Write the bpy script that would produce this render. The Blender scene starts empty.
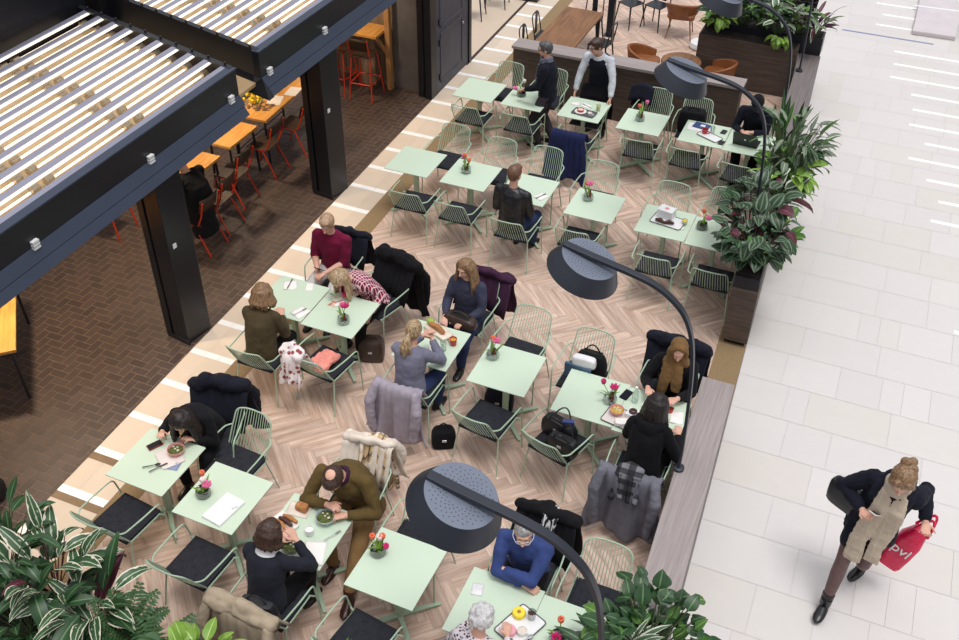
import bpy, math, random
from mathutils import Vector, Matrix, noise
V = Vector
PI = math.pi
S = bpy.context.scene
COL = S.collection
rad = math.radians

# ------------------------------------------------------------------ materials
def lin(c):
    r = []
    for x in c[:3]:
        x = x / 255.0
        r.append(x / 12.92 if x <= .04045 else ((x + .055) / 1.055) ** 2.4)
    return (r[0], r[1], r[2], 1.0)

class NT:
    """tiny node-graph helper"""
    def __init__(s, name):
        s.m = bpy.data.materials.new(name); s.m.use_nodes = True
        s.t = s.m.node_tree; s.n = s.t.nodes; s.l = s.t.links
        s.b = s.n['Principled BSDF']
    def node(s, kind, **kw):
        n = s.n.new(kind)
        for k, v in kw.items(): setattr(n, k, v)
        return n
    def put(s, sock, v):
        if isinstance(v, bpy.types.NodeSocket): s.l.new(v, sock)
        else: sock.default_value = v
    def math(s, op, a, b=0.0, c=0.0):
        n = s.node('ShaderNodeMath', operation=op)
        s.put(n.inputs[0], a); s.put(n.inputs[1], b)
        if len(n.inputs) > 2: s.put(n.inputs[2], c)
        return n.outputs[0]
    def mix(s, f, a, b):
        n = s.node('ShaderNodeMix', data_type='RGBA')
        s.put(n.inputs[0], f); s.put(n.inputs[6], a); s.put(n.inputs[7], b)
        return n.outputs[2]
    def coord(s, which='Object'):
        return s.node('ShaderNodeTexCoord').outputs[which]
    def mapping(s, vec, scale=(1, 1, 1), rot=(0, 0, 0), loc=(0, 0, 0)):
        n = s.node('ShaderNodeMapping')
        s.l.new(vec, n.inputs[0]); n.inputs['Scale'].default_value = scale
        n.inputs['Rotation'].default_value = rot; n.inputs['Location'].default_value = loc
        return n.outputs[0]
    def noise(s, vec, scale=5, detail=3, rough=.5):
        n = s.node('ShaderNodeTexNoise')
        s.put(n.inputs['Vector'], vec); n.inputs['Scale'].default_value = scale
        n.inputs['Detail'].default_value = detail; n.inputs['Roughness'].default_value = rough
        return n.outputs[0]
    def ramp(s, f, stops):
        n = s.node('ShaderNodeValToRGB')
        s.put(n.inputs[0], f); e = n.color_ramp.elements
        while len(e) < len(stops): e.new(.5)
        for i, (p, c) in enumerate(stops): e[i].position = p; e[i].color = c
        return n.outputs[0]
    def sep(s, vec):
        n = s.node('ShaderNodeSeparateXYZ'); s.l.new(vec, n.inputs[0]); return n.outputs
    def attr(s, name):
        return s.node('ShaderNodeAttribute', attribute_name=name).outputs['Fac']
    def bump(s, h, strength=.3, dist=.01):
        n = s.node('ShaderNodeBump'); s.l.new(h, n.inputs['Height'])
        n.inputs['Strength'].default_value = strength; n.inputs['Distance'].default_value = dist
        s.l.new(n.outputs[0], s.b.inputs['Normal'])
    def base(s, v): s.put(s.b.inputs['Base Color'], v)
    def rough(s, v): s.put(s.b.inputs['Roughness'], v)

M = {}
def mk(name, c, rough=.6, metal=0, var=.08, vs=6, bump=0, bs=80, bd=.004, spec=.5, sheen=0, emit=0):
    g = NT(name); a = lin(c); co = g.coord()
    n = g.noise(co, vs, 4)
    d = tuple(max(0, x * (1 - var)) for x in a[:3]) + (1,); u = tuple(min(1, x * (1 + var)) for x in a[:3]) + (1,)
    g.base(g.ramp(n, [(.3, d), (.7, u)]))
    g.rough(rough); g.b.inputs['Metallic'].default_value = metal
    g.b.inputs['Specular IOR Level'].default_value = spec
    if sheen: g.b.inputs['Sheen Weight'].default_value = sheen
    if bump: g.bump(g.noise(co, bs, 3), bump, bd)
    if emit:
        g.b.inputs['Emission Color'].default_value = a; g.b.inputs['Emission Strength'].default_value = emit
    M[name] = g.m
    return g.m

def glassy(name, tint, fac=.12, rough=.03):
    g = NT(name); g.n.remove(g.b)
    tr = g.node('ShaderNodeBsdfTransparent'); tr.inputs[0].default_value = lin(tint)
    gl = g.node('ShaderNodeBsdfGlossy'); gl.inputs['Roughness'].default_value = rough
    lw = g.node('ShaderNodeLayerWeight'); lw.inputs[0].default_value = .35
    f = g.math('ADD', g.math('MULTIPLY', lw.outputs['Facing'], .5), fac)
    mx = g.node('ShaderNodeMixShader'); g.l.new(f, mx.inputs[0])
    g.l.new(tr.outputs[0], mx.inputs[1]); g.l.new(gl.outputs[0], mx.inputs[2])
    g.l.new(mx.outputs[0], g.n['Material Output'].inputs[0]); M[name] = g.m
glassy('glass', (236, 243, 241), .16); glassy('glass_dark', (120, 122, 118), .15)

def cloth(name, c, var=.14, bump=.35, bs=260, rough=.9, sheen=.15, vs=9): return mk(name, c, rough, 0, var, vs, bump, bs, .003, .2, sheen * .2)

mk('mint_metal', (174, 197, 172), .42, 0, .04, 4, spec=.5)
mk('mint_top', (203, 220, 198), .5, 0, .02, 2, spec=.35)
mk('cushion', (47, 48, 54), .9, 0, .2, 60, .3, 400, .002, .15)
mk('black_paint', (36, 39, 46), .34, 0, .05, 5, spec=.5)
mk('lamp_black', (46, 50, 60), .38, .25, .05, 12, spec=.6); mk('lamp_disc_sheen', (122, 130, 146), .4, .3, .05, 12)  # disc: lighter copy of the lamp paint, skylight sheen put into its colour
mk('lamp_hole', (28, 31, 38), .6)
mk('navy_steel', (56, 65, 83), .34, .15, .06, 3, spec=.5)
mk('dark_steel', (27, 29, 36), .35, .1, .08, 3, spec=.5)
mk('slat_alu', (168, 168, 186), .3, .55, .04, 3, spec=.5)
mk('led', (255, 244, 228), .5, emit=1.0)
mk('tube_lamp', (255, 238, 214), .5, emit=1.5)
mk('socket_metal', (206, 192, 166), .3, .5, .2, 30)
mk('white_plastic', (236, 236, 236), .4, 0, .02, 3)
mk('paper', (240, 236, 232), .8, 0, .03, 9)
mk('tray', (222, 214, 208), .5, 0, .05, 12)
mk('steel', (190, 192, 196), .25, .9, .05, 8)
mk('black_plastic', (26, 27, 30), .35, 0, .1, 8)
mk('red_glaze', (190, 42, 36), .3, 0, .08, 10)
mk('pink_glaze', (222, 150, 150), .4, 0, .06, 10)
mk('white_glaze', (240, 238, 234), .25, 0, .03, 8)
mk('grey_glaze', (176, 190, 196), .3, 0, .05, 8)
mk('coffee', (60, 30, 18), .2); mk('tea', (206, 150, 66), .2); mk('juice', (236, 196, 30), .25); mk('ketchup', (120, 40, 30), .3)
mk('salad', (92, 104, 46), .6, 0, .7, 90, .8, 70, .02); mk('grain', (214, 178, 84), .6, 0, .5, 90, .8, 70, .02)
mk('yellow_cake', (246, 220, 60), .45, 0, .06, 20); mk('pink_cake', (236, 168, 178), .45, 0, .06, 20)
mk('bread', (178, 120, 70), .7, 0, .3, 25, .4, 60, .01); mk('choc', (74, 42, 34), .5, 0, .3, 25)
mk('tulip_pink', (224, 110, 160), .5, 0, .25, 20); mk('tulip_orange', (232, 120, 84), .5, 0, .25, 20)
mk('tulip_white', (240, 226, 224), .5, 0, .08, 20); mk('tulip_magenta', (200, 40, 110), .5, 0, .3, 20)
mk('stem_green', (150, 186, 70), .5, 0, .2, 20); mk('stem_dark', (62, 82, 44), .6, 0, .2, 20); mk('yellow_flower', (244, 200, 24), .6, 0, .25, 40, .6, 90, .01)
mk('skin', (222, 172, 150), .5, 0, .06, 14, spec=.35); mk('skin_tan', (196, 146, 120), .5, 0, .06, 14, spec=.35)
mk('lips', (184, 96, 92), .4); mk('eye_dark', (40, 32, 30), .2)
def hairmat(name, c, c2):
    g = NT(name); co = g.mapping(g.coord(), (70, 70, 9)); n = g.noise(co, 1, 4, .7)
    g.base(g.ramp(n, [(.34, lin(c)), (.68, lin(c2))])); g.rough(.42); g.bump(n, .55, .008); M[name] = g.m
hairmat('hair_black', (18, 14, 13), (46, 36, 34)); hairmat('hair_brown', (44, 30, 24), (84, 58, 46))
hairmat('hair_blond', (92, 68, 46), (222, 192, 150)); hairmat('hair_mid', (92, 68, 48), (170, 134, 98))
hairmat('hair_grey', (96, 94, 94), (190, 188, 186)); hairmat('hair_white', (190, 186, 186), (245, 243, 243))
hairmat('hair_darkgrey', (44, 44, 46), (112, 112, 114)); hairmat('hair_short_brown', (80, 58, 44), (138, 102, 80))
hairmat('hair_sand', (150, 116, 88), (206, 174, 144))
for n, c in dict(black_cloth=(20, 20, 24), navy_black=(24, 26, 38), maroon=(112, 22, 56), olive=(76, 66, 46), grey_knit=(122, 122, 140),
                 navy_knit=(62, 64, 84), blazer=(96, 78, 44), dark_knit=(38, 40, 50), blue_fleece=(56, 72, 124), denim=(44, 58, 96),
                 beige_trousers=(206, 200, 198), brown_trousers=(132, 102, 66), coat_grey=(160, 152, 164), wool_grey=(112, 112, 122),
                 coat_sand=(170, 154, 132), purple_cloth=(62, 34, 58), tan_hijab=(124, 94, 60), puffer=(24, 26, 38),
                 scarf_beige=(190, 174, 154), white_shirt=(206, 210, 218), white_cloth=(226, 224, 226), pink_cloth=(232, 148, 134), blue_coat=(32, 40, 78),
                 brown_leather_cloth=(62, 44, 36), grey_trousers=(62, 58, 64), dark_cap=(24, 24, 28), cream_cloth=(222, 210, 196)).items(): cloth(n, c)
mk('shoe_black', (22, 21, 24), .3, 0, .1, 8); mk('shoe_brown', (60, 28, 24), .3, 0, .1, 8); mk('tights', (98, 74, 72), .5, 0, .12, 20)
mk('black_leather', (24, 25, 30), .4, 0, .15, 12, .25, 60, .004); mk('brown_leather', (60, 46, 40), .4, 0, .2, 12, .25, 60, .004)
mk('tan_leather', (138, 82, 44), .38, 0, .16, 8, .2, 60, .004); mk('grey_lea', (90, 90, 92), .5, 0, .1)
mk('red_bag', (224, 28, 80), .28, 0, .1, 6, .5, 9, .05); mk('blue_card', (64, 92, 118), .6); mk('blue_note', (52, 70, 124), .5, 0, .1)
mk('red_tube', (206, 62, 34), .35, .1, .06, 6); mk('chair_ply', (58, 44, 33), .45, 0, .2, 8)
mk('soil', (40, 32, 28), .95, 0, .4, 40, .8, 60, .02); mk('gap_dark', (20, 18, 18), .8)
mk('brown_mat', (142, 118, 86), .9, 0, .1, 30, .3, 200, .002); mk('dark_line', (60, 44, 34), .7); mk('plank_gap', (128, 100, 84), .8); mk('end_grey', (120, 112, 114), .6)
mk('white_tile', (248, 246, 243), .35, 0, .02, 3); mk('brown_bar', (120, 94, 66), .5, 0, .12, 12)
mk('tan_board', (186, 158, 120), .35, 0, .16, 3, .3, 5, .03); mk('panel_grey', (96, 92, 92), .7, 0, .18, 3)
mk('door_slate', (70, 72, 84), .5, 0, .12, 6, .2, 40, .003); mk('blue_strip', (130, 140, 176), .4)
mk('stone_pale', (206, 198, 200), .6, 0, .05, 4); mk('light_bar', (252, 252, 252), .4, 0, .01, 3)
mk('specs', (30, 30, 34), .3); mk('specs_light', (220, 222, 226), .3)

def wood(name, c1, c2, scale=(2, 30, 30), rough=.5, use_uv=False, c3=None, bump=.1):
    g = NT(name)
    if use_uv:
        uv = g.sep(g.coord('UV')); r = g.attr('rnd')
        cb = g.node('ShaderNodeCombineXYZ')
        g.l.new(g.math('MULTIPLY', uv[0], scale[0]), cb.inputs[0]); g.l.new(g.math('MULTIPLY', uv[1], scale[1]), cb.inputs[1])
        g.l.new(g.math('MULTIPLY', r, 57.0), cb.inputs[2]); vec = cb.outputs[0]
    else: vec = g.mapping(g.coord(), scale)
    n = g.noise(vec, 1, 5, .62); col = g.ramp(n, [(.28, lin(c1)), (.66, lin(c2))])
    if use_uv:
        v = g.math('ADD', g.math('MULTIPLY', r, .26), .89)
        hs = g.node('ShaderNodeHueSaturation'); g.l.new(v, hs.inputs['Value']); g.l.new(col, hs.inputs['Color']); col = hs.outputs[0]
        if c3: col = g.mix(g.ramp(g.noise(vec, .37, 2), [(.5, (0, 0, 0, 1)), (.75, (.6, .6, .6, 1))]), col, lin(c3))
    g.base(col); g.rough(rough)
    if bump: g.bump(n, bump, .003)
    M[name] = g.m
wood('parquet', (178, 145, 125), (226, 201, 184), (2.0, 20, 1), .5, True, (150, 116, 96))
wood('grey_wood', (138, 128, 126), (168, 157, 154), (46, 1.5, 46), .6)
wood('grey_wood_x', (138, 128, 126), (168, 157, 154), (1.5, 46, 46), .6)
wood('dark_grey_wood', (100, 92, 91), (128, 119, 117), (46, 1.5, 46), .6)
wood('dark_wood', (60, 50, 45), (96, 82, 73), (2, 2, 26), .55)
wood('brown_table', (104, 68, 40), (150, 104, 66), (24, 2, 24), .42)
wood('orange_wood', (196, 132, 58), (232, 176, 96), (24, 2, 24), .42)
wood('post_wood', (150, 106, 62), (196, 148, 96), (24, 24, 2), .6)
wood('rough_wood', (112, 92, 74), (160, 138, 114), (22, 22, 2), .7)

def facevar(name, c, var, rough, noise_scale=14, nv=.1, bump=.1, hueshift=None, bs=90):
    g = NT(name); r = g.attr('rnd'); n = g.noise(g.coord(), noise_scale, 4)
    v = g.math('ADD', g.math('MULTIPLY', r, 2 * var), 1 - var); v = g.math('MULTIPLY', v, g.math('ADD', g.math('MULTIPLY', n, 2 * nv), 1 - nv))
    hs = g.node('ShaderNodeHueSaturation'); g.l.new(v, hs.inputs['Value'])
    col = lin(c)
    if hueshift: col = g.mix(g.ramp(r, [(.72, (0, 0, 0, 1)), (.95, (1, 1, 1, 1))]), col, lin(hueshift)); g.l.new(col, hs.inputs['Color'])
    else: hs.inputs['Color'].default_value = col
    g.base(hs.outputs[0]); g.rough(rough)
    if bump: g.bump(g.noise(g.coord(), bs, 3), bump, .003)
    M[name] = g.m
facevar('brick', (74, 60, 54), .22, .55, 9, .25, .3)
facevar('stone_tile', (216, 211, 208), .035, .42, 6, .03, .03, (210, 204, 198))
facevar('beige_tile', (216, 198, 178), .07, .5, 5, .07, .05)
mk('mortar', (136, 113, 92), .9, 0, .2, 20); mk('grout', (196, 192, 190), .8, 0, .1, 20)
facevar('light_wood', (214, 194, 172), .05, .5, 3, .08, .03)

def stripes(g, axis, freq, width, off=0.0):
    f = g.math('FRACT', g.math('ADD', g.math('MULTIPLY', axis, freq), off + 50.0))
    return g.math('LESS_THAN', f, width)
def plaid(name, base, bands, rough=.9, flat=False):
    g = NT(name); x, y, z = g.sep(g.coord('Object')); q = y if flat else g.math('ADD', y, z); col = lin(base)
    for (c, fr, w, off, k) in bands:
        for ax in (x, q):
            col = g.mix(g.math('MULTIPLY', stripes(g, ax, fr, w, off), k), col, lin(c))
    g.base(col); g.rough(rough); M[name] = g.m
plaid('plaid_red', (186, 24, 52), [((40, 24, 58), 26, .42, .1, .6), ((248, 226, 232), 26, .2, .64, .8)], .9, True)
plaid('plaid_beige', (205, 175, 132), [((40, 38, 44), 9, .12, .1, .8), ((245, 238, 228), 9, .2, .5, .7), ((60, 52, 60), 18, .06, .35, .6)])
plaid('plaid_grey', (120, 120, 128), [((16, 16, 20), 7, .5, .1, .8)])
plaid('scarf_check', (70, 74, 92), [((170, 172, 184), 28, .2, .1, .6)])
plaid('stripe_scarf', (30, 30, 34), [((226, 226, 226), 24, .3, .1, .9)])
plaid('dot_knit', (190, 174, 154), [((214, 202, 186), 10, .04, .1, .7)])
g = NT('leopard'); vo = g.node('ShaderNodeTexVoronoi'); vo.inputs['Scale'].default_value = 42
g.l.new(g.coord(), vo.inputs['Vector']); g.base(g.ramp(vo.outputs['Distance'], [(.3, lin((40, 34, 44))), (.48, lin((226, 216, 222)))])); g.rough(.8); M['leopard'] = g.m
g = NT('floral'); vo = g.node('ShaderNodeTexVoronoi'); vo.inputs['Scale'].default_value = 16
g.l.new(g.coord(), vo.inputs['Vector']); g.base(g.ramp(vo.outputs['Distance'], [(.3, lin((150, 70, 72))), (.42, lin((238, 228, 228)))])); g.rough(.8); M['floral'] = g.m

def leafmat(name, c1, c2, ring=None, margin=None, mw=.4, rib=None, stripe=None, sf=9, patch=None, rough=.42):
    g = NT(name); u, v, _ = g.sep(g.coord('UV')); a = g.math('ABSOLUTE', g.math('SUBTRACT', u, .5)); ob = g.coord()
    col = g.mix(g.noise(ob, 9, 3), lin(c1), lin(c2))
    if stripe:
        w = g.math('FRACT', g.math('ADD', g.math('MULTIPLY', v, sf), g.math('MULTIPLY', a, -5.0)))
        col = g.mix(g.math('MULTIPLY', g.math('LESS_THAN', w, .42), .75), col, lin(stripe))
    if patch: col = g.mix(g.ramp(g.noise(g.mapping(g.coord('UV'), (1.3, 1.6, 1)), 1.6, 2), [(.57, (0, 0, 0, 1)), (.6, (1, 1, 1, 1))]), col, lin(patch))
    if ring: col = g.mix(g.math('MULTIPLY', g.math('LESS_THAN', g.math('ABSOLUTE', g.math('SUBTRACT', g.math('ADD', a, g.math('MULTIPLY', g.noise(ob, 60, 2), .1)), .37)), .05), .5), col, lin(ring))
    if margin: col = g.mix(g.math('GREATER_THAN', a, mw), col, lin(margin))
    if rib: col = g.mix(g.math('LESS_THAN', a, .045), col, lin(rib))
    g.base(col); g.rough(rough); g.b.inputs['Specular IOR Level'].default_value = .4; M[name] = g.m
leafmat('leaf_dark', (26, 50, 30), (52, 88, 48), rib=(96, 128, 84))
leafmat('leaf_mid', (44, 84, 36), (98, 140, 62), rib=(130, 160, 90))
leafmat('leaf_bright', (84, 126, 42), (142, 174, 70), rib=(170, 200, 110))
leafmat('leaf_greyish', (78, 94, 76), (128, 142, 118), rib=(168, 182, 150))
leafmat('leaf_calathea', (28, 48, 32), (50, 76, 48), rib=(96, 120, 90), ring=(150, 172, 142))
leafmat('leaf_stromanthe', (38, 66, 42), (72, 104, 68), margin=(228, 222, 200), mw=.41, rib=(176, 192, 160), patch=(214, 208, 186))
leafmat('leaf_stripe', (58, 88, 60), (104, 134, 100), margin=(226, 226, 210), mw=.33, rib=(70, 100, 70))
leafmat('leaf_maroon', (62, 26, 38), (92, 40, 54), rib=(130, 70, 80)); leafmat('leaf_fern', (40, 70, 40), (70, 104, 60))

# ------------------------------------------------------------------ mesh builder
class MB:
    def __init__(s): s.v = []; s.f = []; s.mi = []; s.uv = {}; s.rnd = {}; s.cur = 0
    def face(s, idx, uv=None, rnd=None):
        i = len(s.f); s.f.append(tuple(idx)); s.mi.append(s.cur)
        if uv: s.uv[i] = uv
        if rnd is not None: s.rnd[i] = rnd
    def poly(s, pts, uv=None, rnd=None):
        b = len(s.v); s.v += [V(p) for p in pts]; s.face(range(b, b + len(pts)), uv, rnd)
    def box(s, c, d, rz=0, mat=None):
        b = len(s.v); R = Matrix.Rotation(rz, 3, 'Z') if mat is None else mat
        for sx, sy, sz in ((-1,-1,-1),(1,-1,-1),(1,1,-1),(-1,1,-1),(-1,-1,1),(1,-1,1),(1,1,1),(-1,1,1)):
            s.v.append(V(c) + R @ V((sx * d[0] / 2, sy * d[1] / 2, sz * d[2] / 2)))
        for q in ((0,3,2,1),(4,5,6,7),(0,1,5,4),(1,2,6,5),(2,3,7,6),(3,0,4,7)): s.face([b + i for i in q])
    def prism(s, poly, lo, hi, axis='z'):
        """polygon in 2D extruded; axis z: (x,y); axis y: (x,z)"""
        b = len(s.v); n = len(poly)
        for h in (lo, hi):
            for p in poly: s.v.append(V((p[0], p[1], h)) if axis == 'z' else V((p[0], h, p[1])))
        s.face(range(b + n - 1, b - 1, -1)); s.face(range(b + n, b + 2 * n))
        for i in range(n):
            j = (i + 1) % n; s.face((b + i, b + j, b + n + j, b + n + i))
    def rings(s, rings, caps=True, closed=False):
        b = len(s.v); n = len(rings[0])
        for r in rings: s.v += [V(p) for p in r]
        m = len(rings)
        for k in range(m if closed else m - 1):
            k2 = (k + 1) % m
            for i in range(n):
                j = (i + 1) % n; s.face((b + k*n + i, b + k*n + j, b + k2*n + j, b + k2*n + i))
        if caps and not closed:
            s.face(range(b + n - 1, b - 1, -1)); s.face(range(b + (m-1)*n, b + m*n))
    def tube(s, pts, r, n=6, closed=False, flat=None, up=None):
        pts = [V(p) for p in pts]; m = len(pts); rr = r if isinstance(r, (list, tuple)) else [r] * m
        rings = []; N = None
        for i in range(m):
            if closed: t = pts[(i + 1) % m] - pts[i - 1]
            else: t = pts[min(i + 1, m - 1)] - pts[max(i - 1, 0)]
            t = t.normalized() if t.length > 1e-9 else V((0, 0, 1))
            if N is None:
                a = V(up) if up else (V((0, 0, 1)) if abs(t.z) < .9 else V((1, 0, 0)))
                N = (a - t * a.dot(t)).normalized()
            else:
                N = N - t * N.dot(t); N = N.normalized() if N.length > 1e-6 else t.orthogonal().normalized()
            B = t.cross(N); fa, fb = flat if flat else (1, 1)
            rings.append([pts[i] + N * (math.cos(2*PI*k/n + PI/n) * rr[i] * fa) + B * (math.sin(2*PI*k/n + PI/n) * rr[i] * fb) for k in range(n)])
        s.rings(rings, True, closed)
    def lathe(s, prof, n=20, c=(0, 0, 0), mat=None):
        R = mat or Matrix.Identity(3); rings = []
        for r, z in prof: rings.append([V(c) + R @ V((max(r, 1e-4) * math.cos(2*PI*k/n), max(r, 1e-4) * math.sin(2*PI*k/n), z)) for k in range(n)])
        s.rings(rings)
    def ell(s, c, r, mat=None, n=14, m=9):
        R = mat or Matrix.Identity(3); rings = []
        if not isinstance(r, (tuple, list)): r = (r, r, r)
        for j in range(m + 1):
            a = PI * j / m; a = min(max(a, .03), PI - .03)
            rings.append([V(c) + R @ V((r[0]*math.sin(a)*math.cos(2*PI*k/n), r[1]*math.sin(a)*math.sin(2*PI*k/n), -r[2]*math.cos(a))) for k in range(n)])
        s.rings(rings)
    def limb(s, pts, rs, n=10):
        """tapered limb with rounded ends"""
        s.tube(pts, rs, n); s.ell(pts[0], rs[0], n=10, m=6); s.ell(pts[-1], rs[-1], n=10, m=6)
        for p, r in zip(pts[1:-1], rs[1:-1]): s.ell(p, r, n=10, m=6)
    def grid(s, fn, nu, nv, uvs=False):
        b = len(s.v)
        for j in range(nv + 1):
            for i in range(nu + 1): s.v.append(V(fn(i / nu, j / nv)))
        for j in range(nv):
            for i in range(nu):
                a = b + j*(nu+1) + i
                s.face((a, a+1, a+nu+2, a+nu+1), [(i/nu, j/nv), ((i+1)/nu, j/nv), ((i+1)/nu, (j+1)/nv), (i/nu, (j+1)/nv)] if uvs else None)
    def mesh(s, name, mats, smooth=True, angle=40):
        me = bpy.data.meshes.new(name); me.from_pydata([tuple(p) for p in s.v], [], s.f)
        for m in (mats if isinstance(mats, (list, tuple)) else [mats]): me.materials.append(M[m] if isinstance(m, str) else m)
        me.polygons.foreach_set('material_index', s.mi)
        if s.uv:
            l = me.uv_layers.new(name='UVMap').data
            for fi, uv in s.uv.items():
                p = me.polygons[fi]
                for k, li in enumerate(p.loop_indices): l[li].uv = uv[k]
        if s.rnd:
            at = me.attributes.new('rnd', 'FLOAT', 'FACE')
            at.data.foreach_set('value', [s.rnd.get(i, .5) for i in range(len(s.f))])
        if smooth:
            me.polygons.foreach_set('use_smooth', [True] * len(s.f)); me.set_sharp_from_angle(angle=rad(angle))
        me.update(); return me
    def build(s, name, mats, parent=None, smooth=True, bevel=0, loc=None, rz=0, solid=0, angle=40, subsurf=0):
        o = bpy.data.objects.new(name, s.mesh(name, mats, smooth, angle)); COL.objects.link(o)
        if parent: o.parent = parent
        if loc is not None: o.location = loc
        o.rotation_euler.z = rz
        if solid:
            q = o.modifiers.new('Solidify', 'SOLIDIFY'); q.thickness = solid; q.offset = 0
        if subsurf:
            q = o.modifiers.new('Subdivision', 'SUBSURF'); q.levels = subsurf; q.render_levels = subsurf
        if bevel:
            q = o.modifiers.new('Bevel', 'BEVEL'); q.width = bevel; q.segments = 2; q.limit_method = 'ANGLE'
        return o

TS = bpy.data.scenes.new('workshop')
def workshop():
    with bpy.context.temp_override(scene=TS, view_layer=TS.view_layers[0]): dg = bpy.context.evaluated_depsgraph_get(); dg.update(); return dg
def remesh(mb, name, mats, voxel, it=6, folds=0, fs=7, pick=None):
    """union of overlapping closed shapes -> one continuous smooth mesh"""
    me = mb.mesh(name, mats, False); o = bpy.data.objects.new('temporary', me); TS.collection.objects.link(o)
    q = o.modifiers.new('r', 'REMESH'); q.mode = 'VOXEL'; q.voxel_size = voxel
    q = o.modifiers.new('s', 'SMOOTH'); q.iterations = it; q.factor = .5
    dg = workshop()
    out = bpy.data.meshes.new_from_object(o.evaluated_get(dg)); out.name = name
    bpy.data.objects.remove(o); bpy.data.meshes.remove(me)
    if folds:
        nn = [0.0] * (3 * len(out.vertices)); cc = nn[:]; out.vertex_normals.foreach_get('vector', nn); out.vertices.foreach_get('co', cc)
        for i in range(0, len(cc), 3):
            p = V(cc[i:i+3]); k = folds * (noise.noise(V((p.x*fs, p.y*fs, p.z*fs*.8))) + .6*noise.noise(p * fs * 2.3))
            for j in (0, 1, 2): cc[i+j] += nn[i+j] * k
        out.vertices.foreach_set('co', cc)
    out.materials.clear()
    for m in mats: out.materials.append(M[m])
    n = len(out.polygons)
    if pick: out.polygons.foreach_set('material_index', [pick(p.center) for p in out.polygons])
    else: out.polygons.foreach_set('material_index', [0] * n)
    out.polygons.foreach_set('use_smooth', [True] * n); out.update()
    return out
def addmesh(name, me, parent):
    o = bpy.data.objects.new(name, me); COL.objects.link(o)
    if parent: o.parent = parent
    return o

def tag(o, label, cat, group=None):
    o['label'] = label; o['category'] = cat
    if group: o['group'] = group
    return o
def thing(name, label, cat, loc=(0, 0, 0), rz=0, group=None):
    o = bpy.data.objects.new(name, None); COL.objects.link(o); o.empty_display_size = .1
    o.location = loc; o.rotation_euler = (0, 0, rz); return tag(o, label, cat, group)
def struct(o): o['kind'] = 'structure'; return o
def copy_tree(o, parent=None):
    c = o.copy(); COL.objects.link(c)
    if parent: c.parent = parent
    for ch in list(o.children): copy_tree(ch, c)
    return c
def fillet(pts, r, k=5):
    """round the inner corners of a polyline"""
    pts = [V(p) for p in pts]; out = [pts[0]]
    for i in range(1, len(pts) - 1):
        a, b, c = pts[i-1], pts[i], pts[i+1]; d1 = a - b; d2 = c - b
        q = min(r, d1.length * .48, d2.length * .48); p1 = b + d1.normalized() * q; p2 = b + d2.normalized() * q
        for j in range(k + 1):
            t = j / k; out.append(p1 * (1-t)**2 + b * 2*t*(1-t) + p2 * t*t)
    out.append(pts[-1]); return out
def rodded(mb, pts, r, fr=.05, n=6): mb.tube(fillet(pts, fr), r, n)
rng = random.Random(7)
# ------------------------------------------------------------------ the setting: floors
def xl(y): return -6.72 - .02 * (y - 4.3)          # edge between brick and beige strip
def xr(y): return -.63 - .045 * (y - 9.95)         # edge of the white mall floor

# white mall floor: rows of large stone slabs with thin joints
b = MB(); b.poly([(xr(0), 0, -.004), (9, 0, -.004), (9, 34, -.004), (-3.2, 34, -.004), (-3.2, 17.3, -.004), (xr(17.3), 17.3, -.004)]); b.cur = 1
row = .59; y0 = 8.89 - 15 * row
for j in range(58):
    ya = y0 + j * row; yb = ya + row; gp = .0016
    if yb < 0: continue
    left = (lambda y: xr(y) + .002) if yb < 17.4 else (lambda y: -3.2)
    x = None; k = 0
    while True:
        x2 = (left(ya) if x is None else x) + rng.choice([.24, .3, .48, .56, .62, .9, .95, .98])
        xa0, xa1 = (left(ya), left(yb)) if x is None else (x, x)
        b.poly([(xa0 + gp, ya + gp, 0), (x2 - gp, ya + gp, 0), (x2 - gp, yb - gp, 0), (xa1 + gp, yb - gp, 0)], rnd=rng.random())
        x = x2
        if x > 9: break
struct(b.build('floor', ['grout', 'stone_tile'], smooth=False))
# white light bars let into the stone floor
b = MB()
for i, x in enumerate([.19, .24, .23, .64, .71, .7, .99, .79, 1.1, 1.31, 1.24]):
    y = 19.75 - i * .588; b.box((x + 1.9, y, .001), (3.8, .075, .005))
for x, y in ((-.38, 22.1), (-.2, 21.52), (-.27, 20.94)): b.box((x + .4, y, .001), (.8, .075, .005))
b.box((1.69 + 1, 11.32, .001), (2, .07, .005))
struct(b.build('trim_1', 'light_bar', smooth=False))
b = MB(); b.box((0, 20.39, .002), (1.7, .05, .006)); struct(b.build('trim_2', 'blue_strip', smooth=False))

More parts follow.
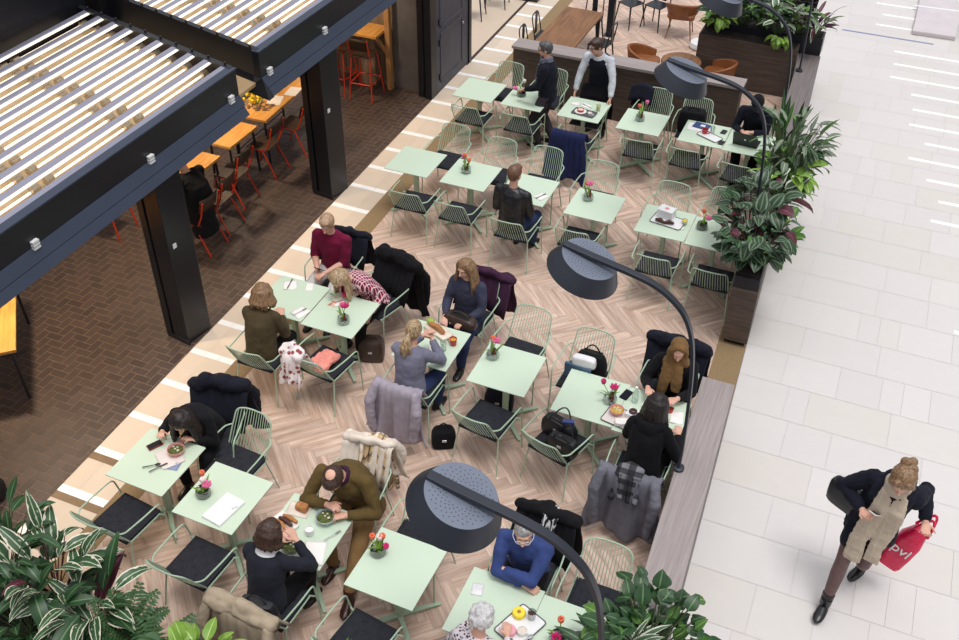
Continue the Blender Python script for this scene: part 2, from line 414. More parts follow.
# herringbone parquet under the café tables
b = MB(); w = .112; n = 6; cx, cy = -3.4, 12.0; c45 = math.sqrt(.5)
def clip_ok(px, py): return xl(py) + .82 < px < xr(py) - .3 and 2.2 < py < 25
def plank(x, y, lx, ly):
    q = []
    for dx, dy in ((0, 0), (lx, 0), (lx, ly), (0, ly)):
        gx = (x + (.008 if dx == 0 else dx - .008)) * w; gy = (y + (.008 if dy == 0 else dy - .008)) * w
        q.append((cx + (gx - gy) * c45, cy + (gx + gy) * c45, 0))
    if not any(clip_ok(p[0], p[1]) for p in q): return
    L = lx * w if lx > ly else ly * w; W_ = w
    uv = [(0, 0), (L, 0), (L, W_), (0, W_)] if lx > ly else [(0, 0), (0, W_), (L, W_), (L, 0)]
    pl = [(V(p), V((u[0], u[1], 0))) for p, u in zip(q, uv)]
    for side in (lambda p: p.x - xl(p.y) - .855, lambda p: xr(p.y) - .335 - p.x):   # trim the plank at the two long edges
        out = []
        for k in range(len(pl)):
            (p0, u0), (p1, u1) = pl[k - 1], pl[k]; d0, d1 = side(p0), side(p1)
            if (d0 < 0) != (d1 < 0): t = d0 / (d0 - d1); out.append((p0.lerp(p1, t), u0.lerp(u1, t)))
            if d1 >= 0: out.append((p1, u1))
        pl = out
    if len(pl) > 2: b.poly([p for p, u in pl], [(u.x, u.y) for p, u in pl], rng.random())
b.poly([(xl(2) + .85, 2, -.003), (xr(2) - .33, 2, -.003), (xr(25.5) - .33, 25.5, -.003), (xl(25.5) + .85, 25.5, -.003)]); b.cur = 1
for m in range(-40, 41):
    for k in range(-120, 121):
        x = k + m * n; y = -k + m * n
        if abs(x) > 150 or abs(y) > 150: continue
        plank(x, y, n, 1); plank(x + n, y, 1, n)
struct(b.build('floor', ['plank_gap', 'parquet'], smooth=False))

# brick herringbone floor of the kiosk
b = MB(); b.poly([(-13, 2, -.004), (xl(2), 2, -.004), (xl(15.9), 15.9, -.004), (-13, 15.9, -.004)]); b.cur = 1
w = .104; n = 2
for m in range(-80, 90):
    for k in range(-90, 91):
        x = k + m * n; y = -k + m * n
        for (px, py, lx, ly) in ((x, y, 2, 1), (x + 2, y, 1, 2)):
            X0 = -9.5 + px * w; Y0 = 8.5 + py * w; X1 = X0 + lx * w; Y1 = Y0 + ly * w
            lim = xl(Y0) - .004
            if X0 < -12.6 or X0 > lim - .02 or Y0 < 2.4 or Y1 > 15.9: continue
            X1 = min(X1, lim)
            b.poly([(X0 + .005, Y0 + .005, 0), (X1 - .005, Y0 + .005, 0), (X1 - .005, Y1 - .005, 0), (X0 + .005, Y1 - .005, 0)], rnd=rng.random())
struct(b.build('floor', ['mortar', 'brick'], smooth=False))
# pale boards further back
b = MB(); b.poly([(-13, 15.9, 0), (xl(15.9), 15.9, 0), (xl(27), 27, 0), (-13, 27, 0)])
struct(b.build('floor', 'light_wood', smooth=False))
b = MB(); b.poly([(xl(15.9) - .03, 15.9, .003), (xl(15.9) + .03, 15.9, .003), (xl(27) + .03, 27, .003), (xl(27) - .03, 27, .003)])
struct(b.build('trim_3', 'dark_line', smooth=False))
# beige stone strip with white and brown bars, and the brown band beside it
b = MB(); b.poly([(xl(2), 2, -.002), (xl(2) + .6, 2, -.002), (xl(27) + .6, 27, -.002), (xl(27), 27, -.002)])
for j in range(42):
    ya = 4.333 - 4 * .592 + j * .592; bar = .095
    def q4(y1, y2, f0, f1, z=.001): return [(xl(y1) + .595 * f0, y1, z), (xl(y1) + .595 * f1, y1, z), (xl(y2) + .595 * f1, y2, z), (xl(y2) + .595 * f0, y2, z)]
    sp = rng.choice([.35, .42, .55, .62]); y2 = ya + .592 - bar
    b.cur = 0
    b.poly(q4(ya + .002, y2 - .002, 0, sp - .003), rnd=rng.random()); b.poly(q4(ya + .002, y2 - .002, sp + .003, 1), rnd=rng.random())
    b.cur = 1
    for f in (0, 1, 2): b.poly(q4(y2 - bar*0, y2 + bar, f / 3 + .003, (f + 1) / 3 - .003, .002))
    if j in (3, 4, 5):
        b.cur = 2; b.poly(q4(y2 - .095, y2, 0, 1, .003))  # plain brown bar along the near side of three white bars
struct(b.build('floor', ['beige_tile', 'white_tile', 'brown_bar'], smooth=False))
b = MB(); b.poly([(xl(2) + .595, 2, .001), (xl(2) + .86, 2, .001), (xl(27) + .86, 27, .001), (xl(27) + .595, 27, .001)])
b.poly([(xr(2) - .34, 2, .001), (xr(2) - .004, 2, .001), (xr(17) - .004, 17, .001), (xr(17) - .34, 17, .001)])
struct(b.build('floor', 'brown_mat', smooth=False))

# ------------------------------------------------------------------ kiosk canopies
KS = .265
def yend(y, x): return y + KS * (-6.85 - x)
def canopy(label, ya, yb, capped_left):
    t = thing('canopy', label, 'canopy', group=None)
    XB = -9.72
    b = MB()                                                     # front beam: web with flanges
    b.prism([(-6.96, 2.53), (-6.86, 2.53), (-6.86, 2.86), (-6.96, 2.86)], ya, yb, 'y')
    b.build('front_beam', 'dark_steel', t, False, .004)
    b = MB(); b.prism([(-6.955, 2.86), (-6.845, 2.86), (-6.845, 2.88), (-6.955, 2.88)], ya - .005, yb + .005, 'y'); b.build('flange', 'navy_steel', t, False, .003)
    b = MB()
    b.prism([(-6.97, 2.54), (-6.85, 2.54), (-6.778, 2.424), (-6.97, 2.424)], ya, yb - .01, 'y')
    b.prism([(-6.97, 2.418), (-6.775, 2.418), (-6.715, 2.325), (-6.97, 2.325)], ya, yb - .04, 'y')
    b.build('fascia', 'navy_steel', t, False, .002)
    b = MB(); b.prism([(-6.96, 2.425), (-6.785, 2.425), (-6.785, 2.417), (-6.96, 2.417)], ya + .01, yb - .05, 'y'); b.build('seam', 'gap_dark', t, False)
    for nm, y, sg in (('end_beam', yb, -1), ('end_beam', ya, 1)):
        b = MB()
        for z0, z1, wd in ((2.5, 2.86, .05), (2.86, 2.884, .075)):
            a = yend(y, -6.9); c_ = yend(y, XB); b0 = len(b.v)
            for z in (z0, z1):
                b.v += [V((-6.9, a, z)), V((XB, c_, z)), V((XB, c_ + sg*wd, z)), V((-6.9, a + sg*wd, z))]
            for q in ((0,1,2,3),(7,6,5,4),(0,4,5,1),(1,5,6,2),(2,6,7,3),(3,7,4,0)): b.face([b0 + i for i in q])
        b.build(nm, 'dark_steel', t, False)
    if capped_left:
        b = MB(); X1, X2 = -6.70, XB; b0 = len(b.v)
        b.v += [V((-6.85, yend(ya, -6.85), 2.54)), V((X2, yend(ya, X2), 2.54)), V((X2, yend(ya, X2) - .08, 2.325)), V((X1, yend(ya, X1) - .08, 2.325)), V((X1, yend(ya, X1) + .04, 2.325)), V((X2, yend(ya, X2) + .04, 2.325))]
        b.face([b0 + i for i in (0, 1, 2, 3)]); b.face([b0 + i for i in (3, 2, 5, 4)]); b.face([b0 + i for i in (0, 3, 4)]); b.build('end_fascia', 'dark_steel', t, False)
    b = MB(); z = 2.65; b.poly([(-6.95, yend(ya, -6.95) + .05, z), (-6.95, yend(yb, -6.95) - .05, z), (XB, yend(yb, XB) - .05, z), (XB, yend(ya, XB) + .05, z)]); b.build('tray_panel', 'tan_board', t, False, solid=.01)
    for i in range(10):
        x = -7.0 - .283 * i; a = yend(ya, x) + .05; c_ = yend(yb, x) - .05
        b = MB(); b.box((x, (a + c_) / 2, 2.852), (.075, c_ - a, .05)); sl = b.build('slat', 'slat_alu', t, False, .004)
        b = MB(); b.box((x + .045, (a + c_) / 2, 2.849), (.012, c_ - a, .026)); b.build('light_strip', 'led', sl, False)
        for yy in (a - .03, c_ + .03): b = MB(); b.ell((x - .01, yy, 2.9), (.018, .018, .018), n=8, m=5); b.build('bolt', 'black_plastic', sl)
        # lamp tubes with metal sockets beneath the slats
        xm = x - .02; yy = 7.6 + KS * (-7 - xm); rows = [yy + 1.41 * k for k in range(-4, 7)]
        for k in range(len(rows) - 1):
            p, q = rows[k] + .16, rows[k + 1] - .16
            p = max(p, a + .03); q = min(q, c_ - .03)
            if q - p > .25:
                b = MB(); b.tube([(xm, p, 2.72), (xm, q, 2.72)], .013, 8); b.build('lamp_tube', 'tube_lamp', t)
        for yk in rows:
            for d in (-.1, .1):
                if a + .08 < yk + d < c_ - .08: b = MB(); b.tube([(xm, yk + d - .05, 2.73), (xm, yk + d + .05, 2.73)], .04, 8); b.build('lamp_socket', 'socket_metal', t)
    return t
c1 = canopy('steel framed slatted light canopy at left, nearest to the camera', 3.0, 9.02, False)
c2 = canopy('steel framed slatted light canopy behind the front one, at top left', 9.5, 14.25, True)
for t, ys in ((c1, (5.6, 7.33, 8.83)), (c2, (9.66, 11.0, 12.6))):
    for y in ys:
        b = MB()
        for k in range(3): b.box((-6.835, y, 2.60 - .034 * k), (.04, .08, .02))
        b.build('bracket', 'white_plastic', t, False)
b = MB(); b.prism([(-12.5, 2.5), (-6.95, 2.5), (-6.95, 14.4), (-12.5, 14.4)], 2.42, 2.46)
struct(b.build('ceiling', 'tan_board', smooth=False))
b = MB(); b.box((-10.25, 6.4, 3.05), (1.0, 7.0, .9)); b.box((-10.25, 6.4, 3.515), (1.1, 7.05, .03))
tag(b.build('roof_beam', 'dark_steel', smooth=False, bevel=.01), 'broad dark steel beam behind the front canopy, top left corner', 'beam')
b = MB(); b.box((-9.95, 10.35, 2.95), (.5, .5, 1.0)); b.box((-9.95, 10.35, 3.46), (.56, .56, .03))
tag(b.build('roof_post', 'dark_steel', smooth=False, bevel=.01), 'short dark steel post between the two canopies', 'post')
def column(label, x, y):
    t = thing('column', label, 'column', (x, y, 0), rad(-9))
    for dx, wd in ((-.13, .1), (.075, .24)):
        b = MB(); b.box((dx, 0, 1.22), (wd, .38, 2.44)); b.build('shaft', 'dark_steel', t, False, .006)
    b = MB(); b.box((-.06, 0, 1.22), (.06, .30, 2.44)); b.build('groove', 'gap_dark', t, False)
    b = MB(); b.box((.04, -.2, .03), (.36, .02, .06)); b.build('base_plate', 'dark_steel', t, False)
    b = MB(); b.box((.205, -.1, 1.4), (.008, .05, .06)); b.build('sticker', 'white_plastic', t, False)
column('dark steel column under the front canopy', -7.03, 7.54)
column('dark steel column under the rear canopy, beside the red bar stools', -7.07, 11.12)
# panel, corner post and slate door leaf at the end of the kiosk
b = MB(); b.box((-7.47, 14.62, 1.5), (.5, .1, 3.0)); struct(b.build('wall_panel', 'panel_grey', smooth=False))
t = thing('corner_post', 'black grooved corner post next to the slate door panel', 'post', (-7.05, 14.52, 0))
b = MB(); b.box((-.09, 0, 1.5), (.1, .2, 3)); b.box((.07, -.02, 1.5), (.12, .24, 3)); b.build('shaft', 'dark_steel', t, False, .006)
b = MB(); b.box((0, 0, 1.5), (.09, .16, 3)); b.build('groove', 'gap_dark', t, False)
t = thing('folding_door', 'slate grey panelled door leaf with black hinges, behind the far mint tables', 'door', (-6.97, 14.52, 0))
b = MB(); b.box((0, .73, 1.45), (.05, 1.46, 2.9)); b.build('leaf', 'door_slate', t, False, .004)
for z0, z1 in ((.16, 1.0), (1.14, 2.74)):
    b = MB()
    for y in (.3, 1.2): b.box((.03, y, (z0 + z1) / 2), (.016, .05, z1 - z0))
    for z in (z0, z1): b.box((.03, .75, z), (.016, .95, .05))
    b.build('panel_moulding', 'door_slate', t, False, .003)
    for zz in (z0 + .1, z1 - .12):
        h = MB(); h.box((.034, .23, zz), (.03, .03, .11)); h.build('hinge', 'black_plastic', t, False)
    h = MB(); h.ell((.045, 1.2, z1 - .12), .02); h.build('knob', 'steel', t)
b = MB(); b.box((0, 1.52, 1.45), (.1, .1, 2.9)); b.build('post', 'dark_steel', t, False, .004)

# ------------------------------------------------------------------ low walls, benches, planters
def skewbox(b, x0, x1, ya, yb, z0, z1):
    """box whose long sides follow the edge of the mall floor"""
    b0 = len(b.v)
    for z in (z0, z1): b.v += [V((xr(ya) + x0, ya, z)), V((xr(ya) + x1, ya, z)), V((xr(yb) + x1, yb, z)), V((xr(yb) + x0, yb, z))]
    for q in ((3,2,1,0),(4,5,6,7),(0,1,5,4),(1,2,6,5),(2,3,7,6),(3,0,4,7)): b.face([b0 + i for i in q])
def low_wall(name, label, ya, yb, h, tm='grey_wood'):
    t = thing(name, label, 'low wall', (0, 0, 0))
    b = MB(); skewbox(b, -.34, 0, ya, yb, .0, h - .05); b.build('body', 'end_grey', t, False)
    b = MB(); skewbox(b, -.345, 0, ya, yb, h - .05, h); b.build('top', tm, t, False, .004)
low_wall('low_wall', 'grey wood topped low wall at the right of the nearer tables', 3.6, 8.42, .72)
low_wall('low_wall', 'dark low wall with grey top running behind the planter toward the upper planting', 13.4, 17.24, .72, 'dark_grey_wood')
t = thing('partition_wall', 'dark brown half wall with grey wooden top behind the far tables', 'half wall')
b = MB(); b.box((-3.78, 15.09, .475), (3.78, .3, .95)); b.build('body', 'dark_wood', t, False)
b = MB(); b.box((-3.77, 15.08, .975), (3.84, .35, .05)); b.build('top', 'grey_wood_x', t, False, .004)
def planter(label, build_pts):
    t = thing('planter', label, 'planter'); build_pts(t)
def p_main(t):
    b = MB(); skewbox(b, -.31, 0, 9.95, 13.35, .07, .86); b.build('box', 'dark_wood', t, False, .004)
    b = MB(); skewbox(b, -.28, -.03, 10.0, 13.3, 0, .07); b.build('plinth', 'gap_dark', t, False)
    b = MB(); skewbox(b, -.30, -.01, 9.96, 13.34, .86, 1.02); b.build('liner', 'black_paint', t, False)
    b = MB(); skewbox(b, -.28, -.03, 9.99, 13.3, 1.02, 1.03); b.build('soil', 'soil', t, False)
planter('dark brown wooden planter box with lush green plants beside the white floor', p_main)
def p_up(t):
    b = MB(); b.box((-2.17, 17.2, .44), (1.68, .5, .88)); b.build('box', 'dark_wood', t, False, .004)
    b = MB(); b.box((-1.98, 17.42, .86), (2.0, .34, .32)); b.build('liner', 'black_paint', t, False)
    b = MB(); b.box((-1.98, 17.42, 1.025), (1.94, .28, .01)); b.box((-2.17, 17.1, .885), (1.62, .28, .01)); b.build('soil', 'soil', t, False)
planter('dark wooden planter box behind the tan armchairs at the top', p_up)
def p_br(t):
    b = MB(); skewbox(b, -.5, 0, 2.6, 3.58, 0, .9); b.build('box', 'dark_wood', t, False, .004)
    b = MB(); skewbox(b, -.46, -.04, 2.64, 3.54, .9, .91); b.build('soil', 'soil', t, False)
def p_bl(t):
    b = MB(); b.box((-4.55, 3.0, .4), (3.6, .5, .8)); b.build('box', 'dark_wood', t, False, .004)
    b = MB(); b.box((-4.55, 3.0, .81), (3.5, .42, .02)); b.build('soil', 'soil', t, False)
planter('dark planter box under the foliage in the lower left corner', p_bl)
# pale stone bench block far right
t = thing('stone_bench', 'pale stone bench block in the top right corner', 'bench')
b = MB(); b.prism([(.42, 20.7), (1.22, 20.73), (1.3, 24.0), (.42, 24.0)], 0, .09); b.build('block', 'stone_pale', t, False, .02)
b = MB(); b.prism([(.36, 22.0), (1.22, 22.05), (1.22, 22.12), (.36, 22.07)], .09, .094); b.build('joint', 'white_plastic', t, False)
b = MB(); b.box((1.62, 22.3, .05), (.6, 3.0, .1)); tag(b.build('water_basin', 'blue_strip', smooth=False), 'pale blue block cut by the right edge beside the stone bench', 'basin')

# ------------------------------------------------------------------ mint café tables
def make_table():
    t = thing('cafe_table', '', 'table')
    b = MB(); b.box((0, 0, .734), (.662, .69, .012)); b.build('tabletop', 'mint_top', t, False, .003)
    b = MB(); b.box((0, 0, .375), (.06, .06, .7)); b.box((0, 0, .722), (.3, .3, .008)); b.build('column', 'mint_metal', t, False, .008)
    for k in range(4):
        a = PI / 4 + k * PI / 2; d = V((math.cos(a), math.sin(a), 0)); b = MB()
        b.tube([d * .02 + V((0, 0, .045)), d * .2 + V((0, 0, .038)), d * .40 + V((0, 0, .022))], [.03, .028, .022], 4, flat=(.75, 1.1)); b.build('foot', 'mint_metal', t, False, .003)
    return t
def make_chair():
    t = thing('wire_chair', '', 'chair')
    rw = .0042
    b = MB()                                                      # backrest: frame and upright wires
    rodded(b, [(-.235, -.18, .45), (-.232, -.27, .62), (-.215, -.385, .84), (-.1, -.425, .85), (.1, -.425, .85), (.215, -.385, .84), (.232, -.27, .62), (.235, -.18, .45)], .0085, .07, 7)
    for i in range(14):
        u = -1 + 2 * (i + .5) / 14; cv = 1 - u * u
        b.tube(fillet([(.205*u, -.387 - .036*cv, .847), (.218*u, -.27 - .04*cv, .62), (.225*u, -.185 - .03*cv, .452)], .1, 3), rw, 5)
    b.build('backrest', 'mint_metal', t)
    b = MB()                                                      # seat: rim and wires
    rodded(b, [(-.235, -.18, .448), (-.235, .22, .452), (.235, .22, .452), (.235, -.18, .448)], .008, .05, 6)
    for i in range(9):
        u = -1 + 2 * (i + .5) / 9; b.tube([(.225*u, -.185 - .03*(1-u*u), .45), (.226*u, 0, .44), (.228*u, .22, .448)], rw, 5)
    b.tube([(-.235, 0, .44), (.235, 0, .44)], .006, 5); b.build('seat', 'mint_metal', t)
    for sx in (-1, 1):
        b = MB(); rodded(b, [(sx*.225, -.305, .68), (sx*.285, -.25, .672), (sx*.30, .0, .668), (sx*.298, .19, .662), (sx*.285, .225, .45)], .0085, .06, 7); b.build('armrest', 'mint_metal', t)
        b = MB(); b.tube([(sx*.285, .225, .46), (sx*.292, .25, 0)], .0085, 7); b.tube([(sx*.285, .222, .45), (sx*.22, .2, .446)], .008, 6); b.build('leg', 'mint_metal', t)
        b = MB(); b.tube([(sx*.235, -.18, .45), (sx*.275, -.27, 0)], .0085, 7); b.build('leg', 'mint_metal', t)
    b = MB()
    def cush(u, v):
        x = (u - .5) * .46; y = (v - .5) * .46 + .002
        g = min(abs((u*3) % 1 - .0), abs(1 - (u*3) % 1), abs((v*3) % 1), abs(1 - (v*3) % 1)); e = min(u, 1-u, v, 1-v)
        return (x, y, .484 + .02 * min(1, g * 5) * min(1, e * 12) - .03 * max(0, 1 - e * 14))
    b.grid(cush, 18, 18)
    b.box((0, .002, .471), (.45, .45, .02)); b.build('cushion', 'cushion', t, angle=60)
    return t
proto_table = make_table(); proto_chair = make_chair(); used = set()
def place(proto, label, x, y, rz, group, z=0):
    o = proto if proto.name not in used else copy_tree(proto); used.add(o.name)
    used.add(proto.name); o.location = (x, y, z); o.rotation_euler = (0, 0, rad(rz)); o['label'] = label; o['group'] = group
    return o
TB = {}
def table(k, x, y, label, rz=0): TB[k] = (x, y); place(proto_table, label, x, y, rz, 'mint square café tables')
table('T1', -4.63, 4.935, 'mint table holding the closed white laptop and a round vase', -1)
table('T2', -5.485, 5.06, 'mint table where the dark-haired woman eats a bowl of salad', -1)
table('T4', -3.715, 4.9, 'mint table shared by the man in the olive blazer and the person in navy')
table('T3', -2.785, 4.855, 'mint table with only a low tulip vase, beside the nearest lamp head', -1)
table('T21a', -1.83, 4.79, 'mint table of the elderly pair, holding the cake tray')
table('T21b', -1.165, 4.76, 'mint table joined to the elderly pair\'s, with a vase, next to the ivy')
table('T7L', -5.645, 7.82, 'mint table in front of the woman in the olive sweater')
table('T7R', -4.97, 7.79, 'mint table with the tulip vase in front of the woman in plaid')
table('T6', -3.785, 7.71, 'mint table with the red mug between two women')
table('T5', -2.87, 7.67, 'mint table with tulips in a jar, empty seats, in the middle of the floor')
table('T20a', -1.9, 7.61, 'mint table with a magenta tulip vase, black bags on the chairs around it')
table('T20b', -1.235, 7.58, 'mint table between the woman in the headscarf and the woman in black')
table('T9', -5.69, 11.25, 'bare mint table, nearest to the brown floor band in the middle row')
table('T10', -4.83, 11.23, 'mint table with a flower vase, second from left in the middle row')
table('T11', -3.965, 11.2, 'mint table in front of the man in the black jacket')
table('T8', -3.01, 11.17, 'mint table with a pink flower vase behind the middle lamp head')
table('T18', -2.045, 11.15, 'mint table with the white cardboard box on a tray')
table('T19', -1.375, 11.12, 'mint table with a flower vase, half covered by the striped-leaf plant')
table('T12', -5.74, 13.68, 'bare mint table nearest to the slate door panel')
table('T13', -4.935, 13.71, 'mint table with a flower vase beside the standing woman in navy')
table('T14', -4.01, 13.72, 'mint table with the soup cup and juice in front of the waiter')
table('T15', -3.07, 13.7, 'mint table with a tall pink tulip, right of the waiter')
table('T16', -2.13, 13.71, 'mint table with the blue notebook and red cup')
table('T17', -1.46, 13.69, 'mint table under the black laptop')
G1 = 'mint wire armchairs with charcoal cushions'
def chair(label, x, y, rz=0): return place(proto_chair, label, x, y, rz, G1)
for a in [
 ('mint chair at the near side of the table by the slate door', -5.665, 13.27, 0),
 ('mint chair left of the standing woman, near side of her table', -4.868, 13.32, 0),
 ('mint chair under the draped dark blue coat', -3.92, 13.12, 0),
 ('mint chair on the near side of the tall pink tulip table', -2.976, 13.32, 4),
 ('mint chair on the near side of the red cup table', -2.26, 13.33, 0),
 ('mint chair on the near side of the black laptop table', -1.47, 13.2, -4),
 ('mint chair at the near left end of the middle row, next to the brown band', -5.42, 10.67, 2),
 ('second mint chair from the left, near side of the middle row', -4.74, 10.66, 0),
 ('mint chair the man in the black jacket sits on', -3.9, 10.58, 0),
 ('mint chair partly hidden behind the middle lamp head', -3.06, 10.72, 0),
 ('mint chair on the near side of the white box table', -1.965, 10.57, 0),
 ('mint chair on the near side of the plant-covered table, by the planter front', -1.25, 10.56, 0),
 ('mint chair the woman in the olive sweater sits on', -5.57, 7.08, 0),
 ('mint chair holding the pink scarf and floral cloth', -4.86, 7.23, -8),
 ('mint chair the ponytailed woman sits on, grey coat over its back', -3.76, 7.24, 0),
 ('empty mint chair at the near side of the jar of tulips table', -2.86, 7.12, -8),
 ('mint chair holding the open black handbags', -2.06, 7.1, -16),
 ('mint chair the woman in the black hooded top sits on', -1.2, 7.03, 0),
 ('empty mint chair nearest to the lower left plants, left of its twin', -5.50, 4.53, -6),
 ('empty mint chair on the near side of the white laptop table', -4.55, 4.37, -4),
 ('mint chair with sand coat, under the person in navy', -3.7, 4.28, -3),
 ('empty mint chair at the bottom edge, near side of the low vase table', -2.82, 4.25, -8),
 ('mint chair the white-haired woman sits on', -1.83, 4.15, 0),
 ('mint chair behind the table by the slate door, back to the half wall', -5.56, 14.2, 178),
 ('mint chair behind the standing woman in navy', -4.82, 14.27, 180),
 ('mint chair the waiter grips, pushed under the table', -4.0, 13.93, 180),
 ('mint chair in front of the half wall, dark jacket beside it', -3.08, 14.26, 180),
 ('mint chair with the black backpack on it', -2.4, 14.2, 184),
 ('mint chair the man at the laptop sits on', -1.5, 14.32, 180),
 ('far mint chair at left of the middle row, cushion showing between tables', -5.5, 11.88, 180),
 ('far mint chair behind the flower vase, second in the middle row', -4.72, 11.77, 180),
 ('far mint chair in front of the dark blue coat', -4.03, 11.8, 180),
 ('far mint chair behind the pink flower table in the middle row', -3.18, 11.73, 180),
 ('far mint chair behind the white cardboard box table', -2.13, 11.58, 180),
 ('far mint chair beside the striped-leaf plant', -1.43, 11.72, 180),
 ('mint chair the man in the maroon shirt sits on', -5.6, 8.72, 180),
 ('mint chair with the black coat, behind the woman in plaid', -4.84, 8.44, 165),
 ('mint chair the long-haired woman with the bag on her lap sits on', -3.72, 8.6, 176),
 ('empty high backed mint chair on the far side of the jar of tulips table', -2.94, 8.25, 176),
 ('mint chair with the black shopping bag on it', -2.15, 8.14, 178),
 ('mint chair the woman in the headscarf sits on', -1.24, 8.25, 180),
 ('mint chair under the big black coat at the salad table', -5.33, 5.72, 196),
 ('empty mint chair with thick cushion, far side of the white laptop table', -4.93, 5.52, 176),
 ('mint chair with cream coat, behind the man in the olive blazer', -3.62, 5.62, 186),
 ('mint chair half hidden behind the nearest lamp head', -2.84, 5.35, 180),
 ('mint chair the man in the blue sweater sits on', -1.78, 5.45, 180),
 ('empty mint chair by the ivy in the lower right', -1.12, 5.36, 180)]: chair(*a)

# ------------------------------------------------------------------ arc lamps
def arc_lamp(label, y, head, path, tilt, base_z, bx):
    """path: (x, z) points from foot to tip, in the plane y"""
    t = thing('arc_lamp', label, 'lamp', (0, y, 0), 0, 'black arc lamps over the café')
    b = MB(); pts = [V((x, 0, z)) for x, z in path]
    P2 = [pts[0]]
    for i in range(len(pts) - 1):                                  # Catmull-Rom for a smooth arc
        p0, p1, p2, p3 = pts[max(i-1, 0)], pts[i], pts[i+1], pts[min(i+2, len(pts)-1)]
        for k in range(1, 7):
            u = k / 6; P2.append(.5 * ((2*p1) + (p2-p0)*u + (2*p0-5*p1+4*p2-p3)*u*u + (3*p1-p0-3*p2+p3)*u**3))
    m = len(P2); b.tube(P2, [.030 + .012 * (i / m) for i in range(m)], 4, flat=(.65, 1.25), up=(1, .0, 0)); b.build('pole', 'lamp_black', t, True, .003, angle=30)
    b = MB(); b.lathe([(.055, 0), (.055, .03), (.03, .04)], 20, (path[0][0], 0, base_z)); b.build('base', 'lamp_black', t)
    hx, hz = head; R = Matrix.Rotation(rad(tilt), 3, 'Y'); c = V((hx, 0, hz))
    b = MB(); b.lathe([(.252, 0), (.26, -.012), (.335, -.165), (.328, -.165), (.246, -.02)], 48, c, R); b.build('lamp_shade', 'lamp_black', t, angle=30)
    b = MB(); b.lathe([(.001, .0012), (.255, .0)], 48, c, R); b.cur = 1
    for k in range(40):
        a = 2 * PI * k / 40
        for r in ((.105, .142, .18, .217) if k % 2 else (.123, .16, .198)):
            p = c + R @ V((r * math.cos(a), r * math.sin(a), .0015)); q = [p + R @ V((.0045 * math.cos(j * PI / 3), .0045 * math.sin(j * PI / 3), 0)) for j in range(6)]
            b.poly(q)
    b.build('top_disc', ['lamp_disc_sheen', 'lamp_hole'], t, False)
    b = MB(); b.lathe([(.0, -.10), (.09, -.10), (.09, -.14), (0, -.14)], 20, c, R); b.build('bulb', 'white_glaze', t)
    return t
PROF = [(0, 0), (.0, .35), (.02, .9), (.05, 1.3), (.10, 1.6), (.19, 1.82), (.32, 1.96), (.48, 2.06), (.68, 2.12), (.9, 2.165), (1.1, 2.205), (1.32, 2.255)]
def lamp(label, y, x0, bz, dz, tilt=19):
    k = (2.93 + dz - bz) / 2.21
    path = [(x0 - dx, bz + z * k) for dx, z in PROF]
    arc_lamp(label, y, (x0 - 1.08, bz + 2.20 * k - .034), path, tilt, bz, x0)
lamp('black arc lamp with perforated shade, nearest to the camera, at the bottom', 4.05, -.72, .72, .08)
lamp('black arc lamp with perforated shade in the middle, beside the woman in the headscarf', 7.0, -.81, .72, .02)
lamp('black arc lamp rising from the plants, shade above the half wall', 11.0, -.95, 1.03, .04)
lamp('black arc lamp whose shade is cut by the top edge of the photo', 13.6, -1.07, .72, .02)
lamp('farthest black lamp pole at the top, its shade out of view', 16.5, -1.2, .72, -.06)

# ------------------------------------------------------------------ people
def ik(a, c, l1, l2, hint):
    """middle joint of a two-bone limb from a to c, bent towards hint"""
    d = c - a; L = d.length
    if L > (l1 + l2) * .995: c = a + d * ((l1 + l2) * .995 / L); d = c - a; L = d.length
    x = (l1*l1 - l2*l2 + L*L) / (2*L); h = math.sqrt(max(0, l1*l1 - x*x)); u = d / L
    n = V(hint) - u * V(hint).dot(u); n = n.normalized() if n.length > 1e-5 else u.orthogonal().normalized()
    return a + u * x + n * h, c

def frame(axis, side):
    u = axis.normalized(); r = (side - u * side.dot(u)).normalized(); f = u.cross(r); return r, f, u

def torso_rings(b, secs, n=16):
    rs = []
    for (c, r, f, rx, ry) in secs: rs.append([c + r * math.cos(2*PI*k/n) * rx + f * math.sin(2*PI*k/n) * ry for k in range(n)])
    b.rings(rs)

def hand(b, w, d, nrm, s, side, curl=25):
    d = d.normalized(); n = (nrm - d * nrm.dot(d)).normalized(); sd = d.cross(n) * side       # sd points to the little finger
    palm = []
    for t, hw, th in ((-.01, .022, .017), (.02, .030, .016), (.055, .039, .014), (.085, .040, .012), (.094, .034, .009)):
        palm.append([w + d*t*s + sd*math.cos(2*PI*k/10)*hw*s + n*math.sin(2*PI*k/10)*th*s for k in range(10)])
    b.rings(palm)
    for i, (off, ln, cl) in enumerate(((-.031, .070, 0), (-.0105, .078, 2), (.0105, .072, 5), (.031, .057, 9))):
        p = w + d * (.084 if i not in (0, 3) else .078) * s + sd * off * s; dd = (d + sd * off * 2.2).normalized(); pts = [p - dd * .012 * s, p]; ang = 0
        for j, q in enumerate((.45, .32, .23)):
            ang += rad(curl + cl) * (.7, 1, .8)[j]; v = dd * math.cos(ang) - n * math.sin(ang); p = p + v * ln * q * s; pts.append(p)
        b.limb(pts, [.0092*s, .0090*s, .0084*s, .0078*s, .0068*s], 8)
    p0 = w + d * .022 * s - sd * .024 * s; t1 = (d * .62 - sd * .72 - n * .25).normalized(); t2 = (d * .9 - sd * .3 - n * .4).normalized()
    b.limb([p0, p0 + t1 * .04 * s, p0 + t1 * .04 * s + t2 * .026 * s, p0 + t1 * .04 * s + t2 * .046 * s], [.0125*s, .0108*s, .0095*s, .0078*s], 8)

